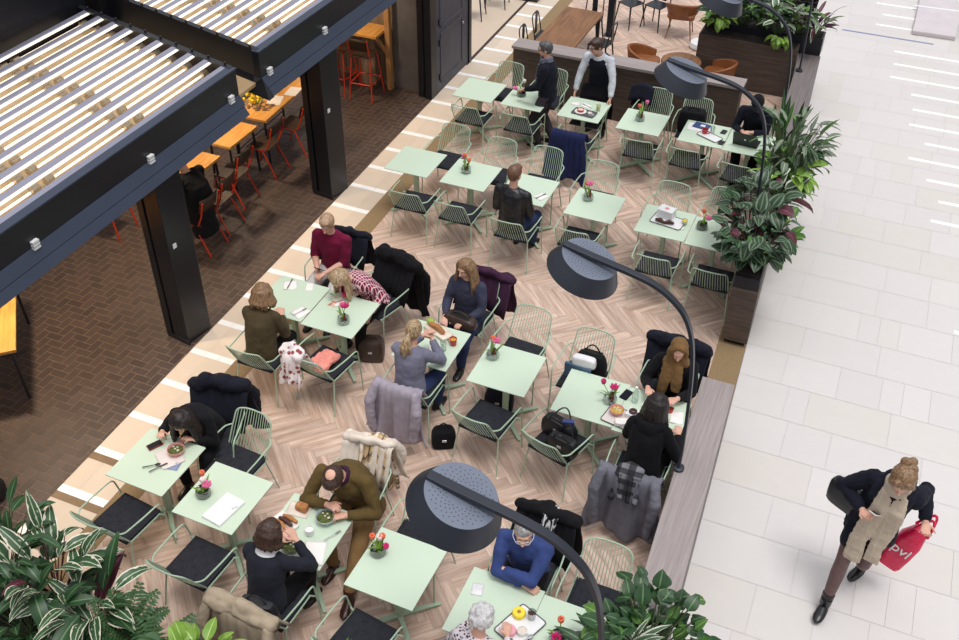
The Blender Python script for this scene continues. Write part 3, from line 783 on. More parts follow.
def person(label, x, y, yaw, pz=.575, s=1.0, lean=10, side=0, head=(20, 0), hl=None, hr=None, fl=None, fr=None, el=None, er=None, kl=None, kr=None,
           top='black_cloth', bottom='denim', shoe='shoe_black', skin='skin', hair=('short', 'hair_brown'), sw=.175, tk=1.0, sleeves=True, top_len=.1,
           curl=28, extras=(), legskin=None, short_bottom=False, sleeve_end=.96, twist=0, pal=None, grade=1):
    t = thing('person', label, 'person', (x, y, 0), rad(yaw))
    Z = V((0, 0, 1)); pel = V((0, 0, pz)); X0 = V((1, 0, 0))
    def sd(l): return V((math.sin(rad(side)), math.sin(rad(l)), math.cos(rad(l)))).normalized()
    d1, d2 = sd(lean * .6), sd(lean * 1.15)
    waist = pel + d1 * .17 * s; chest = waist + ((d1 + d2) / 2).normalized() * .16 * s; neck = chest + d2 * .175 * s
    X2 = (Matrix.Rotation(rad(twist), 3, 'Z') @ X0)
    X2 = (X2 - d2 * X2.dot(d2)).normalized(); F2 = d2.cross(X2); X1, F1, _ = frame(d1, X0)
    sh = {-1: neck - d2 * .068 * s - X2 * (sw - .008) * s, 1: neck - d2 * .068 * s + X2 * (sw - .008) * s}
    # head frame
    hp, hy = head; hd = sd(lean * .9 + hp * .45); hb = neck + hd * .085 * s
    Rh = Matrix.Rotation(rad(hy), 3, 'Z') @ Matrix.Rotation(-rad(hp), 3, 'X')
    hr_, hf, hu = Rh @ V((1, 0, 0)), Rh @ V((0, 1, 0)), Rh @ V((0, 0, 1)); HC = hb + hu * .10 * s + hf * .018 * s
    HM = Matrix((hr_, hf, hu)).transposed()
    def H(a, b_, c): return HC + (hr_ * a + hf * b_ + hu * c) * s
    # limbs
    arms = {}
    for sg, tg, hint in ((-1, hl, el), (1, hr, er)):
        tg = V(tg) if tg else V((sg * .22, .05, pz + .12)); hint = hint or (sg * .55, -.5, -.85)
        e, wv = ik(sh[sg], tg, .285 * s, .255 * s, hint); arms[sg] = (sh[sg], e, wv)
    legs = {}
    for sg, tg, hint in ((-1, fl, kl), (1, fr, kr)):
        tg = V(tg) if tg else V((sg * .11, .42, .085)); hint = hint or (sg * .25, 1, .6)
        hip = pel + V((sg * .088 * s, 0, -.03 * s)); k, an = ik(hip, tg, .42 * s, .41 * s, hint); legs[sg] = (hip, k, an)
    def foot_dir(sg):
        hip, k, an = legs[sg]; d = V((k.x - hip.x, k.y - hip.y, 0)) + V((an.x - k.x, an.y - k.y, 0)) * .2 + V((0, .12, 0)); return d.normalized()
    # ---- body: one continuous surface
    b = MB()
    torso_rings(b, [(pel - d1*.10*s, X1, F1, .10*s, .075*s), (pel - d1*.05*s, X1, F1, .155*s, .105*s), (pel, X1, F1, .163*s, .112*s), (waist, X1, F1, .135*s*tk, .095*s*tk),
                    (chest, X2, F2, .16*s, .112*s*tk), (neck - d2*.07*s, X2, F2, .165*s, .098*s), (neck - d2*.02*s, X2, F2, .11*s, .07*s), (neck + d2*.01*s, X2, F2, .055*s, .055*s)])
    b.limb([neck - d2*.03*s, hb + hu*.03*s], [.056*s, .052*s])
    b.ell(H(0, -.012, .018), (.076*s, .096*s, .094*s), HM); b.ell(H(0, .016, -.042), (.060*s, .072*s, .074*s), HM); b.ell(H(0, .052, -.092), (.028*s, .026*s, .022*s), HM)
    b.limb([H(0, .083, .0), H(0, .103, -.036)], [.009*s, .014*s], 8); b.ell(H(0, .078, -.066), (.024*s, .018*s, .014*s), HM, 10, 6); b.ell(H(0, .07, .026), (.05*s, .02*s, .012*s), HM, 10, 6)
    for sg in (-1, 1): b.ell(H(sg*.077, -.006, -.016), (.010*s, .02*s, .031*s), HM, 10, 6)
    for sg in (-1, 1):
        a, e, w = arms[sg]; b.limb([a, a.lerp(e, .5), e, e.lerp(w, .35), w], [.056*s, .05*s, .041*s, .042*s, .027*s])
        fd = (w - e).normalized(); nn = V(pal[0 if sg < 0 else 1]) if pal else (Z if abs(fd.z) < .8 else V((sg, 0, 0)))
        hand(b, w, fd, nn, s, sg, curl)
        hip, k, an = legs[sg]; b.limb([hip, hip.lerp(k, .5), k, k.lerp(an, .3), an], [.088*s, .076*s, .056*s, .058*s, .037*s])
        f = foot_dir(sg); b.limb([an + V((0, 0, -.045*s)) - f*.03, an + f*.09*s + V((0, 0, -.06*s))], [.026*s, .018*s])
    eyes = [H(sg*.031, .083, .0) for sg in (-1, 1)]; lip = H(0, .094, -.066); lhips = (pz - .02)
    def pick(c):
        if min((c - e).length for e in eyes) < .0135*s: return 1
        q = c - lip
        if abs(q.dot(hr_)) < .024*s and abs(q.dot(hu)) < .009*s and q.dot(hf) > -.02*s: return 2
        return 0
    addmesh('body', remesh(b, 'body', [skin, 'eye_dark', 'lips'], .0062 * grade, 5, pick=pick), t)
    # ---- clothes
    b = MB(); ex = .017*s
    low = pel - d1 * top_len * s
    secs = [(low, X1, F1, .172*s+ex*.5, .125*s+ex*.5), (pel, X1, F1, .170*s+ex, .122*s+ex), (waist, X1, F1, .148*s*tk+ex, .108*s*tk+ex), (chest, X2, F2, .166*s+ex, .122*s*tk+ex),
            (neck - d2*.07*s, X2, F2, .172*s+ex*.8, .105*s+ex), (neck - d2*.02*s, X2, F2, .118*s+ex*.6, .078*s+ex*.6), (neck + d2*.012*s, X2, F2, .066*s, .066*s)]
    torso_rings(b, secs)
    if sleeves:
        for sg in (-1, 1):
            a, e, w = arms[sg]; we = e.lerp(w, sleeve_end)
            b.limb([a, a.lerp(e, .5), e, e.lerp(we, .5)], [.066*s, .064*s, .057*s, .052*s]); b.limb([neck - d2*.03*s + X2*sg*.07*s, a + d2*.004*s], [.05*s, .062*s]); b.tube([e, e.lerp(we, .5), we], [.056*s, .052*s, .042*s], 10)
    addmesh('top', remesh(b, 'top', [top], .011, 9, .009*s, 9), t)
    if bottom:
        b = MB(); torso_rings(b, [(pel - d1*.11*s, X1, F1, .12*s, .09*s), (pel - d1*.05*s, X1, F1, .168*s, .118*s), (pel + d1*.06*s, X1, F1, .160*s, .115*s)])
        for sg in (-1, 1):
            hip, k, an = legs[sg]
            if short_bottom: b.limb([hip, hip.lerp(k, .55)], [.10*s, .094*s])
            else: b.limb([hip, hip.lerp(k, .5), k], [.102*s, .092*s, .074*s]); b.tube([k, k.lerp(an, .35), k.lerp(an, .97)], [.073*s, .072*s, .056*s], 12)
        addmesh('shorts' if short_bottom else 'trousers', remesh(b, 'trousers', [bottom], .011, 3, .006*s, 9), t)
    if legskin:
        b = MB()
        for sg in (-1, 1):
            hip, k, an = legs[sg]; b.limb([hip, hip.lerp(k, .5), k, k.lerp(an, .3), an], [.091*s, .079*s, .059*s, .061*s, .040*s])
        addmesh('tights', remesh(b, 'tights', [legskin], .009, 4), t)
    for sg in (-1, 1):
        hip, k, an = legs[sg]; f = foot_dir(sg); r = V((f.y, -f.x, 0)); b = MB(); g = V((0, 0, -an.z + max(0, an.z - .085*s) + 0)); ground = max(0, an.z - .085*s)
        rs = []
        for tt, hw, hh in ((-.075, .022, .05), (-.06, .034, .075), (-.01, .037, .085), (.06, .042, .062), (.12, .046, .048), (.165, .036, .036), (.185, .016, .024)):
            c = V((an.x, an.y, ground)) + f * tt * s
            rs.append([c + r * math.cos(2*PI*q/12) * hw*s + V((0, 0, hh*s*.5 + math.sin(2*PI*q/12) * hh*s*.5)) for q in range(12)])
        b.rings(rs); b.tube([an + V((0, 0, -.03)), an + V((0, 0, .05*s))], .047*s, 12)
        so = b.build('shoe', shoe, t); b = MB()
        b.rings([[V((an.x, an.y, ground + zz)) + f * (.055 + .132 * math.cos(2*PI*q/14)) * s + r * math.sin(2*PI*q/14) * .046*s for q in range(14)] for zz in (0, .016)])
        b.build('sole', 'black_plastic', so, False)
    # ---- hair
    style, hm = hair; b = MB()
    def locks(a0, a1, n, L, r0=.02, spread=.02, fall=1.0, seed=1):
        q = random.Random(seed)
        for i in range(n):
            a = rad(a0 + (a1 - a0) * i / max(1, n - 1) + q.uniform(-5, 5)); v = -hf * math.cos(a) + hr_ * math.sin(a)
            p1 = HC + (v * .055 + hu * .085) * s; p2 = HC + (v * .096 - hf * .012 + hu * .02) * s; p3 = HC + (v * (.094 + spread * .4) - hf * .012 - hu * .05) * s
            ll = L * q.uniform(.85, 1.1); dn = (-Z * fall - hu * (1 - fall)).normalized()
            p4 = p3 + dn * ll * .5 * s + v * spread * s; p5 = p3 + dn * ll * s + v * spread * q.uniform(.2, 1.3) * s
            b.limb([p1, p2, p3, p4, p5], [.02*s, r0*s, r0*s, r0*.9*s, r0*.35*s], 8)
    if style != 'none':
        if style == 'bald': b.ell(H(0, -.022, -.004), (.083*s, .098*s, .085*s), HM); b.ell(H(0, .02, .05), (.06*s, .06*s, .046*s), HM)
        elif style == 'thin': b.ell(H(0, -.024, .012), (.083*s, .098*s, .093*s), HM); b.ell(H(0, .0, .045), (.07*s, .08*s, .062*s), HM)
        else: b.ell(H(0, -.02, .022), (.087*s, .102*s, .1*s), HM)
        if style in ('short', 'crop', 'crown'): b.ell(H(0, .03, .075), (.066*s, .06*s, .04*s), HM); b.ell(H(0, -.05, -.03), (.066*s, .05*s, .06*s), HM)
        if style == 'bob': locks(-118, 118, 17, .07, .024, .02, .6, 3); b.ell(H(0, -.03, -.01), (.093*s, .09*s, .095*s), HM)
        if style == 'layered': locks(-125, 125, 19, .12, .025, .03, .7, 5); b.ell(H(0, -.03, -.01), (.096*s, .092*s, .1*s), HM)
        if style == 'long': locks(-108, 108, 19, .30, .024, .03, .95, 9); b.ell(H(0, -.035, -.02), (.09*s, .085*s, .1*s), HM)
        if style == 'verylong': locks(-130, 130, 21, .36, .026, .04, .8, 11); b.ell(H(0, -.035, -.02), (.094*s, .09*s, .11*s), HM)
        if style == 'curly':
            q = random.Random(4)
            for i in range(60):
                v = V((q.uniform(-1, 1), q.uniform(-1, .75), q.uniform(-.45, 1))).normalized(); b.ell(H(v.x*.088, v.y*.098 - .02, v.z*.098 + .015), .026*s, n=8, m=5)
        if style == 'pony':
            b.ell(H(0, -.03, -.02), (.082*s, .085*s, .085*s), HM); b.ell(H(0, -.118, -.035), (.03*s, .03*s, .03*s), HM, 10, 6); q = random.Random(2)
            for i in range(11):
                o = (hr_ * q.uniform(-.035, .035) + hf * q.uniform(-.03, .01)) * s
                b.limb([H(0, -.11, -.03), H(0, -.145, -.08) + o*.6, H(0, -.15, -.16) + o*1.4, H(0, -.13, -.235 + q.uniform(-.04, .02)) + o*1.5], [.02*s, .024*s, .021*s, .008*s], 8)
        if style == 'bun':
            q = random.Random(6); b.ell(H(0, -.03, -.02), (.094*s, .098*s, .1*s), HM); b.ell(H(0, -.03, .03), (.098*s, .106*s, .1*s), HM)
            for i in range(12): b.ell(H(q.uniform(-.055, .045), -.115 + q.uniform(-.03, .04), .06 + q.uniform(-.045, .04)), .038*s, n=8, m=5)
            for sg in (-1, 1): b.limb([H(sg*.04, .05, .09), H(sg*.078, .04, .03), H(sg*.084, .0, -.04), H(sg*.09, .01, -.08)], [.022*s, .02*s, .014*s, .005*s], 8)
        crown = H(0, -.045, .118); addmesh('hair', remesh(b, 'hair', [hm, skin], .0075, 2, .003*s, 34, pick=(lambda c: 1 if (c - crown).length < .043*s else 0) if style == 'crown' else None), t)
    J = dict(H=H, HM=HM, neck=neck, d2=d2, X2=X2, F2=F2, sh=sh, arms=arms, legs=legs, chest=chest, waist=waist, pel=pel, s=s, hr=hr_, hf=hf, hu=hu, HC=HC, X1=X1, F1=F1)
    for fn in extras: fn(t, J)
    return t
def glasses(mat):
    def f(t, J):
        b = MB(); H = J['H']
        for sg in (-1, 1):
            b.tube([H(sg*.033 + .024*math.cos(2*PI*k/12), .101 + .002*math.sin(k), .0 + .018*math.sin(2*PI*k/12)) for k in range(12)], .0028, 5, closed=True)
            b.tube([H(sg*.057, .1, .004), H(sg*.083, .05, .004), H(sg*.084, -.01, .0)], .0026, 5)
        b.tube([H(-.01, .105, .004), H(.01, .105, .004)], .0026, 5); b.build('glasses', mat, t)
    return f
def collar(mat, r=.072, h=.03):
    def f(t, J):
        b = MB(); n = J['neck']; u = J['d2']; rs = []
        for k in range(20):
            a = 2*PI*k/20; v = J['X2']*math.cos(a) + J['F2']*math.sin(a)
            rs.append([n + v*r*.86*J['s'] + u*(h+.012), n + v*r*1.0*J['s'] + u*(h+.014), n + v*r*1.28*J['s'] - u*.012, n + v*r*1.1*J['s'] - u*.02])
        b.rings(rs, False, True); b.build('collar', mat, t)
    return f
def scarf(mat, r=.085, th=.032, ends=()):
    def f(t, J):
        b = MB(); n = J['neck']; u = J['d2']; s = J['s']
        for dz, rr in ((.0, r), (.032, r*.93)):
            b.tube([n + (J['X2']*math.cos(2*PI*k/18)*rr + J['F2']*(math.sin(2*PI*k/18)*rr + .012))*s + u*(dz + .008*math.sin(2*PI*k/18*2)) for k in range(18)], th*s, 8, closed=True)
        for pts, w, tk in ends:
            P = [n + (J['X2']*p[0] + J['F2']*p[1])*s + V((0, 0, p[2]*s)) for p in pts]; b.tube(P, [w*s*.7] + [w*s]*(len(P)-1), 8, flat=(tk, 1), up=J['F2'])
        addmesh('scarf', remesh(b, 'scarf', [mat], .009, 2, .006, 22), t)
    return f
def headscarf(t, J):
    b = MB(); H = J['H']; HM = J['HM']; s = J['s']
    b.ell(H(0, -.03, .02), (.098*s, .102*s, .108*s), HM)
    for k in range(15):                                           # folds framing the face
        a = -PI*.22 + PI*1.44*k/14; b.ell(H(.080*math.cos(a), .022, .0 + .104*math.sin(a)), (.028*s, .045*s, .028*s), HM, 8, 6)
    for sg in (-1, 1): b.limb([H(sg*.06, .03, -.07), H(sg*.06, .05, -.15), H(sg*.09, .03, -.2)], [.05*s, .06*s, .06*s])
    b.ell(H(0, -.03, -.13), (.115*s, .11*s, .11*s), HM); b.ell(H(0, .05, -.165), (.1*s, .07*s, .07*s), HM)
    n = J['neck']
    for sg, L in ((-.2, .3), (.3, .36)): b.tube([n + J['X2']*sg*.2 + J['F2']*.12 + V((0, 0, .0)), n + J['X2']*sg*.25 + J['F2']*.16 + V((0, 0, -L*.5)), n + J['X2']*sg*.3 + J['F2']*.17 + V((0, 0, -L))], [.06, .065, .05], 10, flat=(.4, 1), up=J['F2'])
    addmesh('headscarf', remesh(b, 'headscarf', ['tan_hijab'], .009, 3, .007, 20), t)
def cap(t, J):
    b = MB(); H = J['H']; b.ell(H(0, -.015, .04), (.093*J['s'], .108*J['s'], .09*J['s']), J['HM']); b.ell(H(0, .1, .045), (.065*J['s'], .06*J['s'], .009), J['HM'])
    b.build('cap', 'dark_cap', t)
def vest(t, J):
    b = MB(); s = J['s']; X1, F1, X2, F2, d2 = J['X1'], J['F1'], J['X2'], J['F2'], J['d2']
    torso_rings(b, [(J['pel'] - V((0, 0, .06*s)), X1, F1, .196*s, .148*s), (J['pel'] + V((0, 0, .03)), X1, F1, .194*s, .146*s), (J['waist'], X1, F1, .172*s, .132*s), (J['chest'], X2, F2, .182*s, .150*s), (J['neck'] - d2*.09*s, X2, F2, .178*s, .15*s), (J['neck'] - d2*.04*s, X2, F2, .15*s, .118*s), (J['neck'] - d2*.01*s, X2, F2, .105*s, .088*s)])
    addmesh('waistcoat', remesh(b, 'waistcoat', ['navy_black'], .010, 2, .004, 9), t)
def hood(t, J):
    b = MB(); n = J['neck']; s = J['s']
    for k in range(9):
        a = PI + PI * k / 8; b.ell(n + J['X2']*math.cos(a)*.12*s + J['F2']*(math.sin(a)*.11 - .0)*s + V((0, 0, .0 - .03*abs(math.sin(a)))), (.05*s, .05*s, .045*s))
    b.ell(n - J['F2']*.13*s + V((0, 0, -.07)), (.1*s, .045*s, .09*s)); addmesh('hood', remesh(b, 'hood', ['black_cloth'], .01, 3, .006, 16), t)

person('woman with long dark hair in black bent low over a bowl of salad', -5.45, 5.82, 190, lean=44, head=(50, 8), hl=(-.10, .44, .80), hr=(.24, .44, .82), top='black_cloth', bottom='black_cloth', hair=('verylong', 'hair_black'), s=.98)
person('man in a maroon shirt looking at the phone in his hands', -5.6, 8.78, 183, pz=.585, s=1.05, lean=6, head=(24, 4), hl=(-.03, .32, .70), hr=(.09, .31, .70), top='maroon', bottom='beige_trousers', hair=('short', 'hair_sand'), sleeve_end=.15, sw=.19, fl=(-.12, .5, .085), fr=(.12, .52, .085))
person('woman in a red plaid shirt leaning far over the table', -4.86, 8.42, 163, lean=42, side=12, head=(58, -6), hl=(-.22, .30, .62), hr=(.16, .50, .72), top='plaid_red', bottom='black_cloth', hair=('long', 'hair_blond'), s=.98)
person('woman in an olive sweater seen from behind, hands together on the table', -5.58, 7.04, 6, lean=18, head=(16, 4), hl=(-.02, .38, .80), hr=(.10, .38, .80), top='olive', bottom='black_cloth', hair=('layered', 'hair_mid'), tk=1.14, sw=.18, top_len=.13, s=1.0)
person('woman in a grey sweater with a wavy ponytail, elbows on the table', -3.79, 7.16, 2, lean=13, head=(14, -8), hl=(.0, .40, .98), hr=(.10, .40, .96), el=(-.6, .3, -1), er=(.8, .2, -1), top='grey_knit', bottom='denim', hair=('pony', 'hair_blond'), s=1.0, fl=(-.1, .3, .085), fr=(.16, .36, .085))
person('long-haired woman in a dark blue sweater, brown bag on her lap', -3.72, 8.6, 176, lean=3, head=(14, -14), hl=(-.12, .34, .72), hr=(.12, .36, .72), top='navy_knit', bottom='denim', hair=('long', 'hair_mid'), s=1.0)
person('balding man in an olive blazer eating from a pale bowl', -3.56, 5.60, 186, pz=.585, lean=31, side=4, head=(46, 6), hl=(-.07, .46, .80), hr=(.12, .44, .86), el=(-.7, .2, -1), er=(1, -.1, -.6), curl=45, top='blazer', bottom='brown_trousers', shoe='shoe_brown', hair=('crown', 'hair_brown'), s=1.12, sw=.21, tk=1.28, fl=(-.20, .86, .085), fr=(.1, .5, .085), top_len=.28, extras=(collar('purple_cloth', .07),))
person('person in a dark navy sweater with brown hair raising a hand to the mouth', -3.74, 4.24, 0, lean=16, head=(14, -34), hl=(-.1, .40, .82), hr=(.13, .36, .99), er=(1, .2, -1), top='dark_knit', bottom='black_cloth', hair=('bob', 'hair_brown'), s=1.02, sw=.18, extras=(collar('white_cloth', .08),))
person('grey-haired man in a blue sweater and glasses with folded arms on the table', -1.77, 5.47, 180, pz=.585, lean=20, head=(8, 16), hl=(.11, .36, .87), hr=(-.09, .38, .80), el=(-1, .5, -.3), er=(1, .5, -.3), top='blue_fleece', bottom='black_cloth', hair=('thin', 'hair_grey'), s=1.05, sw=.195, tk=1.1, extras=(glasses('specs_light'),), pal=((0, .3, 1), (0, .3, 1)), skin='skin')
person('white-haired woman in a leopard print blouse at the bottom edge', -1.78, 4.2, 0, lean=16, head=(14, -6), hl=(-.18, .36, .80), hr=(.16, .36, .80), top='leopard', bottom='black_cloth', hair=('curly', 'hair_white'), s=.97, tk=1.15)
person('woman in a brown headscarf looking down at her plate', -1.17, 8.25, 180, lean=8, head=(22, 12), hl=(-.12, .42, .84), hr=(.2, .40, .86), top='black_cloth', bottom='black_cloth', hair=('none', ''), s=1.0, extras=(headscarf,), skin='skin', tk=1.1)
person('woman with long dark hair in a black hooded top, seen from behind', -1.18, 7.04, -4, lean=20, head=(22, -16), hl=(-.12, .42, .8), hr=(.24, .34, .8), top='black_cloth', bottom='black_cloth', hair=('long', 'hair_black'), s=1.0, extras=(hood,), tk=1.06)
person('man with short brown hair in a black jacket, seen from behind', -3.96, 10.55, -6, pz=.585, lean=4, head=(4, -12), hl=(-.13, .27, .66), hr=(.13, .30, .66), el=(-.5, -.7, -.5), er=(.5, -.7, -.5), top='black_leather', bottom='denim', hair=('crop', 'hair_short_brown'), s=1.05, sw=.195)
person('man in a black top and cap typing on a laptop', -1.5, 14.34, 180, lean=24, head=(34, 4), hl=(-.02, .42, .80), hr=(.12, .44, .80), top='navy_black', bottom='black_cloth', hair=('none', ''), s=1.05, sw=.195, extras=(cap,), fl=(-.1, .6, .085), fr=(.12, .62, .085))
person('standing woman in a dark navy sweater with short dark grey hair and a patterned scarf', -4.62, 13.72, 96, pz=.91, s=1.02, lean=4, head=(6, 12), hl=(-.16, .33, .98), hr=(.22, -.02, .78), fl=(-.09, .08, .085), fr=(.09, -.1, .085), top='navy_black', bottom='grey_trousers', hair=('crop', 'hair_darkgrey'), tk=1.22, sw=.185, top_len=.12, extras=(scarf('scarf_check', .08, .028, [([(.03, .07, 0), (.04, .14, -.12), (.05, .16, -.3), (.05, .15, -.42)], .06, .3)]), glasses('specs')))
person('waiter in a white shirt and dark waistcoat leaning over a chair', -4.0, 14.48, 176, pz=.90, s=1.04, lean=24, head=(14, -36), hl=(-.32, .38, .80), hr=(.28, .36, .79), el=(-1, -.4, .2), er=(1, -.4, .2), fl=(-.12, .04, .085), fr=(.12, -.06, .085), top='white_shirt', bottom='black_cloth', hair=('crop', 'hair_brown'), extras=(vest, glasses('specs'), collar('white_shirt', .078)), sw=.19, curl=45)
person('figure in a black coat seated under the front canopy, beside the steel column', -7.88, 9.16, 90, lean=14, head=(30, 0), hl=(-.12, .4, .78), hr=(.12, .4, .78), top='black_cloth', bottom='black_cloth', hair=('crop', 'hair_black'), s=1.12, tk=1.5, top_len=.3, sw=.21)

# ---- the walking woman
def walk_extras(t, J):
    n = J['neck']; X2, F2, d2, s = J['X2'], J['F2'], J['d2'], J['s']
    b = MB()                                                      # open coat: long flared body and stand-up collar
    secs = []
    for z, rx, ry in ((.80, .235, .185), (.90, .23, .18), (1.05, .215, .165), (1.2, .205, .16), (1.38, .22, .165), (1.5, .205, .145)):
        c = V((J['pel'].x, J['pel'].y, 0)).lerp(V((n.x, n.y, 0)), max(0, (z - 1.0) / .55)); secs.append((c + V((0, -.012, z)), V((1, 0, 0)), V((0, 1, 0)), rx, ry))
    torso_rings(b, secs)
    for sg in (-1, 1):
        a, e, w = J['arms'][sg]; we = e.lerp(w, .82); b.limb([a, a.lerp(e, .5), e, e.lerp(we, .6), we], [.085, .08, .074, .066, .06])
        b.limb([n + X2*sg*.1 - F2*.03 + d2*.02, n + X2*sg*.13 + F2*.06 - d2*.02, n + X2*sg*.13 + F2*.14 - d2*.12], [.045, .05, .035])
    b.ell(n - F2*.07 + d2*.03, (.13, .05, .06)); addmesh('coat', remesh(b, 'coat', ['puffer'], .011, 2, .008, 14), t)
    b = MB()
    for dz, rr in ((.0, .092), (.035, .085)): b.tube([n + X2*math.cos(2*PI*k/18)*rr + F2*(math.sin(2*PI*k/18)*rr + .015) + d2*dz for k in range(18)], .036, 8, closed=True)
    for x0, x1, z1, w in ((-.075, -.115, .66, .066), (.055, .045, .58, .078)):
        P = [n + X2*x0 + F2*.10, V((n.x + x0*1.1, n.y + .165, 1.36)), V((n.x*.6 + x0*1.15, .21, 1.12)), V((x1, .24, .90)), V((x1 - .005, .255, z1 + .06))]
        b.tube(P, [.055, .075, .085, w, w*1.12], 10, flat=(.28, 1), up=(0, 1, 0))
    addmesh('scarf', remesh(b, 'scarf', ['dot_knit'], .009, 2, .007, 16), t)
    b = MB()
    for sg in (-1, 1):
        an = J['legs'][sg][2]; k = J['legs'][sg][1]; b.tube([an + V((0, 0, -.02)), an.lerp(k, .22)], [.054, .058], 12)
    b.build('boot_shaft', 'shoe_black', t)
wk = person('woman with a bun in a dark coat and beige scarf walking across the white floor', .97, 6.86, 168, pz=.985, s=1.11, lean=7, side=-9, head=(34, 10), hl=(-.39, -.02, 1.19), hr=(.10, .22, 1.25), el=(-.25, -1, -.6), er=(1, -.3, -.5), fl=(-.04, -.2, .16), fr=(.10, .42, .09),
       kl=(0, 1, .1), kr=(0, 1, .2), top='navy_black', bottom='navy_black', short_bottom=True, legskin='tights', hair=('bun', 'hair_mid'), extras=(walk_extras,), top_len=.1, curl=40, pal=((0, 0, -1), (0, -.2, -1)))
# ------------------------------------------------------------------ clothes hung over chairs
def coat(name, label, x, y, rz, mats, back=.6, front=.18, wt=.27, wb=.36, seed=1, sleeves=True, fold=.028, cat='coat', lump=0, thick=.02, shift=0):
    """cloth draped over a chair back; x, y, rz are the chair's"""
    t = thing(name, label, cat, (x, y, 0), rad(rz)); q = random.Random(seed); ph = [q.uniform(0, 6) for _ in range(6)]
    prof = [(-.345 + front * .5, .85 - front), (-.335, .80), (-.365, .868), (-.405, .884), (-.45, .872), (-.478, .82), (-.492, .7)]
    zb = max(.05, .87 - back); n0 = len(prof)
    for k in range(1, 9): prof.append((-.492 - .035 * k / 8, .7 + (zb - .7) * k / 8))
    def fn(u, v):
        f = v * (len(prof) - 1); i = min(int(f), len(prof) - 2); w = f - i
        py = prof[i][0] * (1-w) + prof[i+1][0] * w; pz = prof[i][1] * (1-w) + prof[i+1][1] * w
        h = max(0, (v - .4) / .6); c = u * 2 - 1; wd = wt + (wb - wt) * h + .012 * math.sin(9 * v + ph[5])
        py += .05 * (1 - abs(c)) * (-.6 if v < .5 else -.6) * (1 - h) + .035 * c * c
        py -= fold * h * (math.sin(7*c + ph[0]) + .7 * math.sin(12*c + ph[1] + 2*v)) + .008 * math.sin(22*c + ph[2])
        pz += .018 * math.sin(5*c + ph[3]) * h - .03 * c * c * (1 - h) + (.03 * math.sin(4*c + ph[4]) if v > .9 else 0)
        return (c * wd + shift, py, pz)
    b = MB(); b.grid(fn, 34, 30); o = b.build('drape', mats[0], t, solid=thick)
    if lump:
        b = MB()
        for j in (0, 1):
            P9 = [((wt - .03) * (-1 + .25 * i) + shift, -.385 - .05 * j + q.uniform(-.015, .015), .86 + (.03 + q.uniform(-.012, .018)) * lump * (1 - .55 * abs(i - 4) / 4) - .03 * j) for i in range(9)]
            b.limb(P9, [(.03 + .017 * lump) * q.uniform(.85, 1.12) for _ in P9], 12)
        addmesh('collar', remesh(b, 'collar', [mats[-1]], .011, 20, .014, 9), t)
    if sleeves:
        for sg in (-1, 1):
            b = MB(); x0 = sg * (wt - .04) + shift; b.limb([(x0, -.46, .84), (x0 + sg*.04, -.53, .68), (x0 + sg*.03, -.555, .5), (x0 + sg*.01, -.56, .87 - back * .82)], [.05, .062, .055, .046], 10)
            addmesh('sleeve', remesh(b, 'sleeve', [mats[0]], .011, 3, .008, 15), t)
    return t
coat('coat', 'light grey coat hanging over the ponytailed woman\'s chair', -3.76, 7.24, 0, ['coat_grey'], .68, seed=2, fold=.035)
coat('coat', 'mid grey wool coat over the chair of the woman in the black hooded top', -1.2, 7.03, 0, ['wool_grey'], .76, seed=3, wt=.3, wb=.4, fold=.035)
coat('coat', 'dark blue coat draped over a chair in front of the waiter\'s table', -3.92, 13.12, 0, ['blue_coat'], .74, seed=4, sleeves=False, fold=.035)
coat('coat', 'big black coat over the chair of the woman eating salad', -5.33, 5.72, 196, ['navy_black'], .7, front=.36, seed=5, lump=2.6, wt=.3, wb=.42)
coat('coat', 'black coat over the chair behind the woman in plaid', -4.84, 8.44, 165, ['black_cloth'], .74, front=.36, seed=6, lump=2.8, wt=.3, wb=.38)
coat('jacket', 'navy jacket hung behind the man in the maroon shirt', -5.6, 8.72, 180, ['navy_black'], .5, front=.3, seed=7, lump=1.2, sleeves=False, wt=.31, cat='jacket')
coat('jacket', 'dark purple jacket behind the long-haired woman', -3.68, 8.62, 176, ['purple_cloth'], .55, front=.34, seed=8, lump=1.4, sleeves=False, wt=.33, wb=.33, cat='jacket')
coat('coat', 'black coat behind the grey-haired man in blue', -1.74, 5.45, 180, ['black_cloth'], .7, front=.34, seed=9, lump=1.8, wt=.3, sleeves=False)
coat('coat', 'navy coat on the chair of the woman in the headscarf', -1.24, 8.25, 180, ['navy_black'], .62, front=.34, seed=10, lump=2.2, wt=.34, wb=.38, sleeves=False)
coat('coat', 'cream coat over the chair of the man in the olive blazer', -3.62, 5.62, 186, ['cream_cloth'], .5, front=.34, seed=11, lump=1)
coat('coat', 'sand coloured coat over the chair of the person in navy, bottom', -3.7, 4.28, -3, ['coat_sand'], .62, seed=12, lump=1.6, wt=.34, wb=.4)
coat('jacket', 'dark jacket sagging at the chair next to the pink tulip table', -3.36, 14.24, 176, ['navy_black'], .4, seed=13, sleeves=False, wt=.17, wb=.22, cat='jacket')
coat('jacket', 'black jacket hanging at the chair the waiter grips', -4.0, 13.95, 180, ['black_cloth'], .6, seed=14, sleeves=False, wt=.23, wb=.24, cat='jacket')
coat('scarf', 'beige checked scarf lying over the cream coat', -3.60, 5.64, 186, ['plaid_beige'], .76, front=.3, wt=.14, wb=.17, seed=15, sleeves=False, cat='scarf', thick=.03, shift=-.06).location.z = .022
coat('scarf', 'black and grey checked scarf on the mid grey wool coat', -1.2, 7.02, 0, ['plaid_grey'], .28, front=.12, wt=.12, wb=.15, seed=16, sleeves=False, cat='scarf', lump=1.2, thick=.035).location.z = .03
